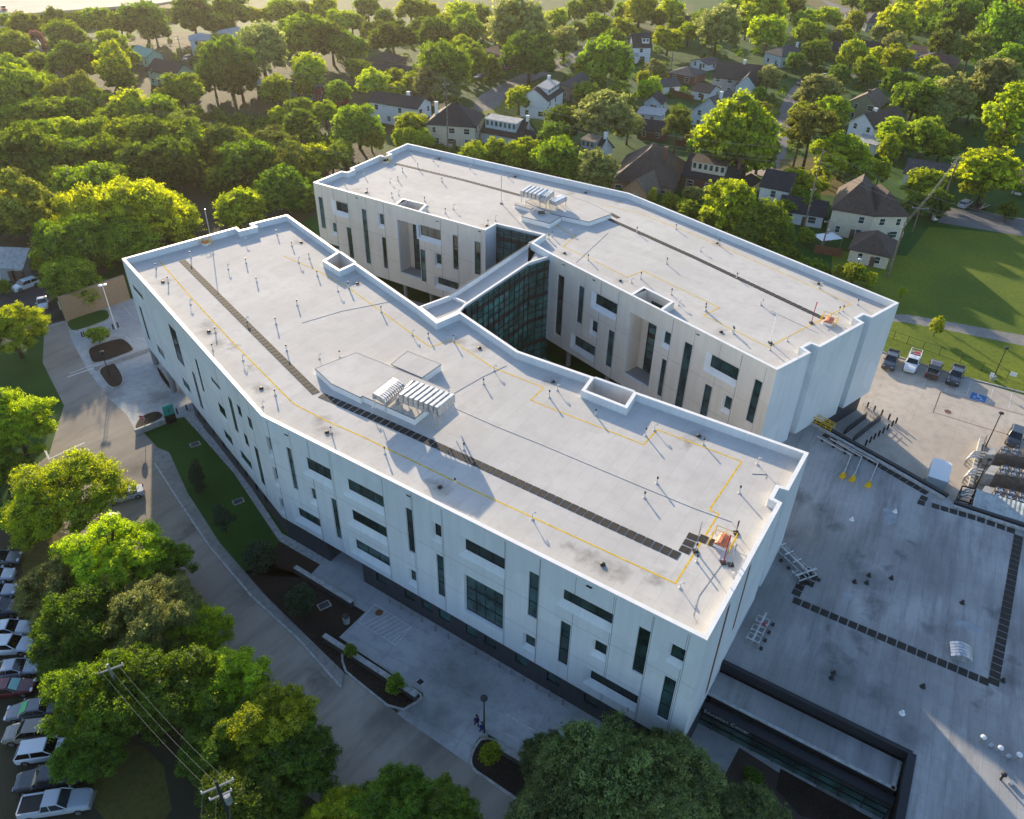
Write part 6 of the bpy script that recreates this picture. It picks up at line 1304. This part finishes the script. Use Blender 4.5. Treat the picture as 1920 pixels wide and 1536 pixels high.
# car park fence
F=GP([(1650,628),(1700,645),(1760,666),(1840,695),(1935,728),(2005,752)]); t=thing('chain_link_fence','dark chain link fence behind the parked pickups','fence',(F[2].x,F[2].y,0)); mb=MB()
for a,b in zip(F[:-1],F[1:]):
    for z_ in (.1,1.5): mb.tube([(a.x,a.y,z_),(b.x,b.y,z_)],.02,M['black'],4)
mb.build('rails',t); k=0
for a,b in zip(F[:-1],F[1:]):
    n=max(2,int((b-a).length/3))
    for i in range(n): c=a.lerp(b,i/n); mb=MB(); mb.tube([(c.x,c.y,0),(c.x,c.y,1.6)],.04,M['black'],5); mb.build('post',t)
a=G(60,629);b=G(122,592); t=thing('sliding_gate','dark sliding gate across the upper drive beside the tan wall','gate',(a.x,a.y,0)); mb=MB()
for z_ in (.1,.9,1.75): mb.tube([(a.x,a.y,z_),(b.x,b.y,z_)],.05,M['black'],5)
n=int((b-a).length/.16)
for i in range(n+1): c=a.lerp(b,i/n); mb.tube([(c.x,c.y,.1),(c.x,c.y,1.75)],.02,M['black'],4)
mb.build('gate_leaf',t)
WFM=mat('cedar_fence',(.17,.075,.04),.8,noise=.2,nscale=3)
for px,l in (([(1238,143),(1278,152)],'reddish board fence below the tall white house'),([(1230,170),(1300,190)],'reddish board fence beside the round bright tree'),([(1262,272),(1300,280)],'brick coloured garden fence left of the big round tree'),([(1525,474),(1576,482)],'dark red fence in the yard behind the white canopy'),([(560,230),(640,215)],'dark board fence at the edge of the wood')):
    a=G(*px[0]);b=G(*px[1]); mb=MB(); mb.beam((a.x,a.y,0),(b.x,b.y,0),.1,1.8,WFM); o=mb.build('board_fence'); o.location=(0,0,0); tag(o,l,'fence')
# backyard canopy and bits
p=G(1552,443,2.3); t=thing('garden_canopy','white fabric canopy in the yard left of the stucco house','canopy',(p.x,p.y,0),.3); mb=MB(); mb.face([(-2.6,-1.8,2.2),(2.6,-1.8,2.2),(0,0,2.9)],M['white']); mb.face([(2.6,-1.8,2.2),(2.6,1.8,2.2),(0,0,2.9)],M['white']); mb.face([(2.6,1.8,2.2),(-2.6,1.8,2.2),(0,0,2.9)],M['white']); mb.face([(-2.6,1.8,2.2),(-2.6,-1.8,2.2),(0,0,2.9)],M['white']); mb.build('fabric',t,world=False)
for sx in (-1,1):
    for sy in (-1,1): mb=MB(); mb.tube([(sx*2.5,sy*1.7,0),(sx*2.5,sy*1.7,2.2)],.04,M['galv'],5); mb.build('leg',t,world=False)
p=G(1655,497); mb=MB(); mb.box((0,0,0),(.8,.8,1.1),M['blue'],.3,1.1); mb.box((0,0,1.1),(.95,.95,.1),M['blue'],.3); o=mb.build('wheeled_bin'); o.location=p; tag(o,'blue wheeled bin at the corner of the cream garage','bin')
p=G(1752,412); mb=MB(); mb.box((0,0,0),(1.2,.8,1.5),M['white'],.3); mb.box((0,0,1.5),(1.3,.9,.1),M['curb'],.3); o=mb.build('utility_cabinet'); o.location=p; tag(o,'white utility cabinet at the end of the side road','cabinet')
# ------------------------------------------------------------ stop sign, teal sign
p=G(274,808,0); t=thing('stop_sign','red octagonal stop sign in the mulched drive entrance island','sign',(p.x,p.y,0)); d=Vector((-p.x*.35-30,-p.y,30)).normalized(); d=Vector((d.x,d.y,0)).normalized(); xx=Vector((-d.y,d.x,0)); c=Vector((p.x,p.y,2.35))
mb=MB(); mb.tube([(p.x,p.y,0),(p.x,p.y,2.8)],.04,M['galv'],6); mb.build('post',t)
def octo(r,o_): return [c+d*o_+xx*r*math.cos(a_)+Vector((0,0,1))*r*math.sin(a_) for a_ in [math.pi/8+k*math.pi/4 for k in range(8)]]
mb=MB(); mb.face(octo(.48,.05),M['white']); mb.face(octo(.43,.056),M['red']); mb.face(octo(.48,.045)[::-1],M['galv']); mb.build('octagon',t); text('STOP',.34,c+d*.066+Vector((0,0,-.12)),xx,(0,0,1),M['white'],'lettering',t,.004,'CENTER')
TE=mat('teal_sign_face',(.02,.32,.27),.4)
a=G(313,797,0); b=G(332,790,0); t=thing('directory_sign','teal topped directory sign with black lower panel beside the entrance wall','sign',(a.x,a.y,0)); e=(b-a).normalized(); L_=(b-a).length; n_=Vector((e.y,-e.x,0)); mb=MB(); mb.beam((a.x,a.y,.1),(b.x,b.y,.1),.3,1.5,M['black']); mb.build('lower_panel',t); mb=MB(); mb.beam((a.x,a.y,1.602),(b.x,b.y,1.602),.34,1.6,TE); mb.build('upper_panel',t)
m_=a+e*(L_*.5)+n_*.175; mb=MB(); mb.tube([m_+Vector((0,0,1.95)),m_+Vector((0,0,2.5))],.07,M['base'],5); mb.tube([m_-e*.25+Vector((0,0,2.45)),m_+e*.25+Vector((0,0,2.65))],.06,M['base'],5); mb.build('arrow',t)
# manholes, grilles, plates
for x,y,r,l,mt_ in ((711,1149,.45,'brown round manhole cover in the striped bay','wood'),(1777,772,.5,'rusty manhole cover near the red line of the car park','wood'),(788,1279,.4,'square drain grate in the stained driveway','black')):
    p=G(x,y); mb=MB(); mb.tube([(0,0,0),(0,0,.03)],r,M[mt_],16 if mt_!='black' else 4); mb.tube([(0,0,.0),(0,0,.024)],r*1.15,M['curb'],20); o=mb.build('manhole_cover'); o.location=(p.x,p.y,.014); tag(o,l,'manhole cover')
for x,y,l in ((447,941,'pale framed access plate on the front lawn'),(366,834,'small dark access plate high on the front lawn'),(608,1136,'pale framed access plate in the mulch bed')):
    p=G(x,y); t=thing('access_plate',l,'access plate',(p.x,p.y,.05),.6); mb=MB(); mb.box((0,0,0),(1.4,1.0,.06),M['curb']); mb.build('frame',t,world=False); mb=MB(); mb.box((0,0,.061),(1.15,.78,.02),M['base']); mb.build('lid',t,world=False)
# wheel stops
for i,(x,y) in enumerate(((27,1092),(84,1252),(92,1282),(174,1500),(40,1120),(60,1192),(98,1330))):
    p=G(x,y); mb=MB(); mb.box((0,0,0),(.25,1.8,.14),M['side'],0,.85); o=mb.build('wheel_stop'); o.location=p; o.rotation_euler=(0,0,.12); tag(o,'concrete wheel stop at the head of a bay in the lower left car park','wheel stop','wheel stops of the lower left car park')
# ------------------------------------------------------------ utility poles and wires
def pole(x,y,h,label,arms=((.9,2.4),),lean=(0,0),r=.19,tr=False,mt='pole',rz=0):
    p=G(x,y); t=thing('utility_pole',label,'utility pole',(p.x,p.y,0),rz); mb=MB(); mb.tube([(0,0,0),(lean[0]*.5,lean[1]*.5,h*.5),(lean[0],lean[1],h)],[r,r*.8,r*.6],M[mt],8); mb.build('shaft',t,world=False)
    for d_,w_ in arms:
        z=h-d_; k=z/h; ox,oy=lean[0]*k,lean[1]*k; mb=MB(); mb.beam((ox-w_/2,oy,z),(ox+w_/2,oy,z),.12,.14,M['soffit']); mb.build('crossarm',t,world=False)
        for s in (-.48,0,.48):
            mb=MB(); mb.tube([(ox+w_*s,oy,z+.14),(ox+w_*s,oy,z+.38)],[.07,.05],M['white'],6); mb.build('insulator',t,world=False)
    if tr: mb=MB(); mb.tube([(.35,0,h-3.2),(.35,0,h-2.2)],.28,M['galv'],9); mb.build('transformer',t,world=False)
    return Vector((p.x+lean[0],p.y+lean[1],h))
def top_h(base,top):
    """height of a vertical pole whose foot and head are at the given pixels"""
    b=G(*base); lo,hi=2.0,50.0
    for _ in range(40):
        h_=(lo+hi)/2; d=Vector((b.x,b.y,h_-CAMH)); y_=768+FPX*d.dot(down)/d.dot(FW)
        if y_>top[1]: lo=h_
        else: hi=h_
    return lo
T=[]
T.append(pole(840,284,top_h((840,284),(843,148)),'tall pole with stubby arms in front of the dark hipped house',((1.6,1.6),(4,1.6)),tr=False,rz=.3))
T.append(pole(1502,450,top_h((1502,450),(1538,277)),'tallest wooden pole beside the bright tree and the white house',((9,1.2),),rz=.3))
T.append(pole(352,158,top_h((352,158),(341,68)),'thin pole beside the mint green house',((1,1.8),(4,1.8)),rz=.3))
T.append(pole(1540,470,top_h((1540,470),(1552,412)),'shorter pole with a bracket behind the white canopy',((.5,2.2),),rz=.3,tr=True))
T.append(pole(1664,520,top_h((1664,520),(1697,416)),'thick leaning pole at the corner of the cream garage',((1,2.4),),tr=True,r=.28,rz=.9))
T.append(pole(1711,434,top_h((1711,434),(1728,385)),'pole with wide crossarm right of the stucco house',((.8,3.4),),rz=-.2))
T.append(pole(1768,380,top_h((1768,380),(1788,290)),'dark pole tangled with wires beside the yellow topped tree',((1,3),(2.2,3)),rz=.2,tr=True))
T.append(pole(1916,330,top_h((1916,330),(1925,295)),'pole clipped by the right edge of the picture',((.5,2),)))
T.append(pole(34,72,top_h((34,72),(18,22)),'leaning dark pole in front of the elevated road',((.8,2),),mt='dkpipe'))
T.append(pole(605,196,top_h((605,196),(602,158)),'pale pole in front of the small red barn',((.6,2.6),),tr=True))
T.append(pole(1213,196,top_h((1213,196),(1228,118)),'slim pale pole between the bright round tree and the olive tree',((1,1.4),)))
T.append(pole(1597,78,top_h((1597,78),(1606,48)),'thin pole with a white transformer far up the street',((.6,1.6),),tr=True))
T.append(pole(1258,130,top_h((1258,130),(1262,98)),'thin pole with a white transformer by the red board fence',((.5,1.6),),tr=True))
T.append(pole(1502,40+176,top_h((1443,216),(1447,198)),'short street lamp pole on the left verge of the street',((.3,1.0),),mt='galv',r=.08))
B1=pole(258,1372,top_h((258,1372),(209,1246)),'forked power pole rising from the dark trees at the lower left',((.8,2.3),),mt='galv',rz=.5)
B2=pole(470,1640,top_h((470,1640),(408,1465)),'power pole with white insulators at the bottom edge',((.8,2.3),(2.0,1.6)),mt='dkpipe',rz=.5,tr=True)
def wire(a,b,label,sag=2.0,n=10,r=.02):
    pts=[a.lerp(b,i/n)-Vector((0,0,sag*4*(i/n)*(1-i/n))) for i in range(n+1)]; mb=MB(); mb.tube(pts,r,M['wire'],4); o=mb.build('overhead_wire'); tag(o,label,'wire'); return o
def lift(x,y,z): return G(x,y,z)
EL=lift(-120,100,15); ER=lift(2060,430,13)
for dz,nm in ((0,'upper'),(-2.2,'middle'),(-3.0,'lower')):
    z=Vector((0,0,dz)); r_=.032
    wire(lift(60,60,18)+z,T[2]+z,nm+' wire from the elevated road to the mint house pole',1.5,r=r_); wire(T[2]+z,T[0]+z,nm+' wire between the mint house pole and the tall centre pole',3,r=r_)
    wire(T[0]+z,T[1]+Vector((0,0,dz-.5)),nm+' wire from the tall centre pole to the tallest wooden pole',3.5,r=r_); wire(T[1]+Vector((0,0,dz-.5)),ER+z,nm+' wire from the tallest wooden pole off the right edge',3,r=r_)
for dz,nm in ((0,'upper'),(-.7,'lower')):
    z=Vector((0,0,dz)); wire(lift(0,125,12)+z,lift(350,215,11)+z,nm+' wire over the far edge of the wood',2.5,r=.03); wire(lift(350,215,11)+z,lift(760,300,10)+z,nm+' wire running behind the wood to the back wing',2,r=.03)
    wire(T[4]+z,T[6]+z,nm+' service wire from the leaning pole to the tangled pole',.8); wire(T[5]+z,T[6]+z*2,nm+' service wire beside the side road',.6)
for k,o_ in enumerate((-1.0,0,1.0)):
    wire(B1+Vector((o_,0,-.3)),B2+Vector((o_,0,-.3)),('left','centre','right')[k]+' wire between the two foreground power poles',1.0,r=.008)
    wire(B2+Vector((o_,0,-.3)),B2+Vector((8+o_,-30,-.5)),('left','centre','right')[k]+' wire leaving the bottom edge from the foreground pole',1.0,r=.008)
# ------------------------------------------------------------ people
def person(x,y,face,label,shirt,hairc,step=.25):
    p=G(x,y,.016); t=thing('person',label,'person',(p.x,p.y,.016),face)
    V=[];E=[];RR=[]
    def v(co,r,par=None):
        V.append(co); RR.append(r); 
        if par is not None: E.append((par,len(V)-1))
        return len(V)-1
    pel=v((0,0,.94),.15); w1=v((0,0,1.12),.13,pel); ch=v((.01,0,1.32),.155,w1); nk=v((.01,0,1.47),.06,ch); hd0=v((.03,0,1.56),.075,nk); hd1=v((.035,0,1.66),.095,hd0); v((.03,0,1.74),.07,hd1); v((.13,0,1.62),.02,hd1)
    for s in (-1,1):
        hip=v((0,s*.09,.88),.10,pel); kn=v((s*step*.4+.03,s*.10,.49),.06,hip); an=v((s*step*.8-.02,s*.10,.09),.045,kn); v((s*step*.8+.15,s*.11,.03),.035,an)
        sh=v((0,s*.19,1.40),.06,ch); el=v((-s*.06,s*.25,1.12),.045,sh); wr=v((-s*.04+.08,s*.25,.89),.03,el); pa=v((-s*.04+.11,s*.25,.82),.032,wr)
        for k in range(4): f1=v((-s*.04+.10+.012*k,s*.25+(.015*k-.022),.775),.009,pa); v((-s*.04+.125+.01*k,s*.25+(.015*k-.022),.735+.004*abs(k-1.5)),.008,f1)
        th=v((-s*.04+.15,s*.235,.81),.010,pa); v((-s*.04+.165,s*.23,.78),.009,th)
    def skin(name,V,E,RR,mt,grow=1,keep=None):
        me=bpy.data.meshes.new(name); me.from_pydata(V,E,[]); o=bpy.data.objects.new(name,me); COL.objects.link(o)
        md=o.modifiers.new('s','SKIN'); me.skin_vertices[0].data
        for i,sv in enumerate(me.skin_vertices[0].data): sv.radius=(RR[i]*grow,RR[i]*grow)
        me.skin_vertices[0].data[0].use_root=True; ss=o.modifiers.new('u','SUBSURF'); ss.levels=1; ss.render_levels=1
        dg=bpy.context.evaluated_depsgraph_get(); m2=bpy.data.meshes.new_from_object(o.evaluated_get(dg)); bpy.data.objects.remove(o); m2.materials.clear(); m2.materials.append(mt); m2.polygons.foreach_set('use_smooth',[True]*len(m2.polygons)); o=bpy.data.objects.new(name,m2); COL.objects.link(o); o.parent=t; return o
    skin('body',V,E,RR,M.setdefault('skin',mat('skin',(.32,.19,.13),.5)))
    def sub(ids,rr):
        m_={i:k for k,i in enumerate(ids)}; return [V[i] for i in ids],[(m_[a],m_[b]) for a,b in E if a in m_ and b in m_],[RR[i]*rr for i in ids]
    idx=[i for i,c in enumerate(V)]
    top_=[i for i in idx if (1.0<V[i][2]<1.42 and abs(V[i][1])<.3)]; top_=[pel]+[i for i in top_ if i!=pel]
    skin('tunic',*sub(top_,1.22),shirt); legs=[pel]+[i for i in idx if V[i][2]<.93 and abs(V[i][1])<.12 and V[i][2]>.05]; skin('trousers',*sub(legs,1.25),shirt)
    hb=MB(); iv,fc=ico(); hv=[(.015+.118*q[0]*.95,.112*q[1],1.70+.105*q[2]) for q in iv]; k=0; hb.v=hv; hb.f=[tuple(f) for f in fc if sum(hv[i][2] for i in f)/3>1.67 or sum(hv[i][0] for i in f)/3<-.02]; hb.mi=[0]*len(hb.f); hb.mats=[hairc]; hb.build('hair',t,world=False,smooth=True)
    for s in (-1,1):
        sb=MB(); sb.box((s*step*.8+.06,s*.105,0),(.27,.10,.08),M['dkpipe'],0,.85); sb.build('shoe',t,world=False)
    return t
SC=mat('navy_scrubs',(.012,.022,.10),.8); SC2=mat('royal_blue_scrubs',(.015,.035,.22),.8); HR=mat('dark_hair',(.012,.009,.007),.6)
fdir=math.atan2((G(903,1378)-G(885,1358)).y,(G(903,1378)-G(885,1358)).x)
person(894,1361,fdir+3.0,'person in dark navy clothes walking on the driveway, farther from the lamp post',SC,HR); person(904,1374,fdir+3.1,'person in bright blue clothes walking next to the black lamp post',SC2,HR,.2)
# ------------------------------------------------------------ haze
hb=MB(); hb.box((0,700,-1),(1900,1900,74),M['white']); hz=hb.build('haze'); hz['kind']='stuff'
hm=bpy.data.materials.new('haze_air'); hm.use_nodes=True; nt=hm.node_tree
for n in list(nt.nodes): nt.nodes.remove(n)
o_=N(nt,'OutputMaterial'); pv_=N(nt,'VolumePrincipled'); pv_.inputs['Color'].default_value=(1,.93,.78,1); pv_.inputs['Density'].default_value=.00007; pv_.inputs['Anisotropy'].default_value=.62; nt.links.new(pv_.outputs[0],o_.inputs['Volume'])
hz.data.materials.clear(); hz.data.materials.append(hm)
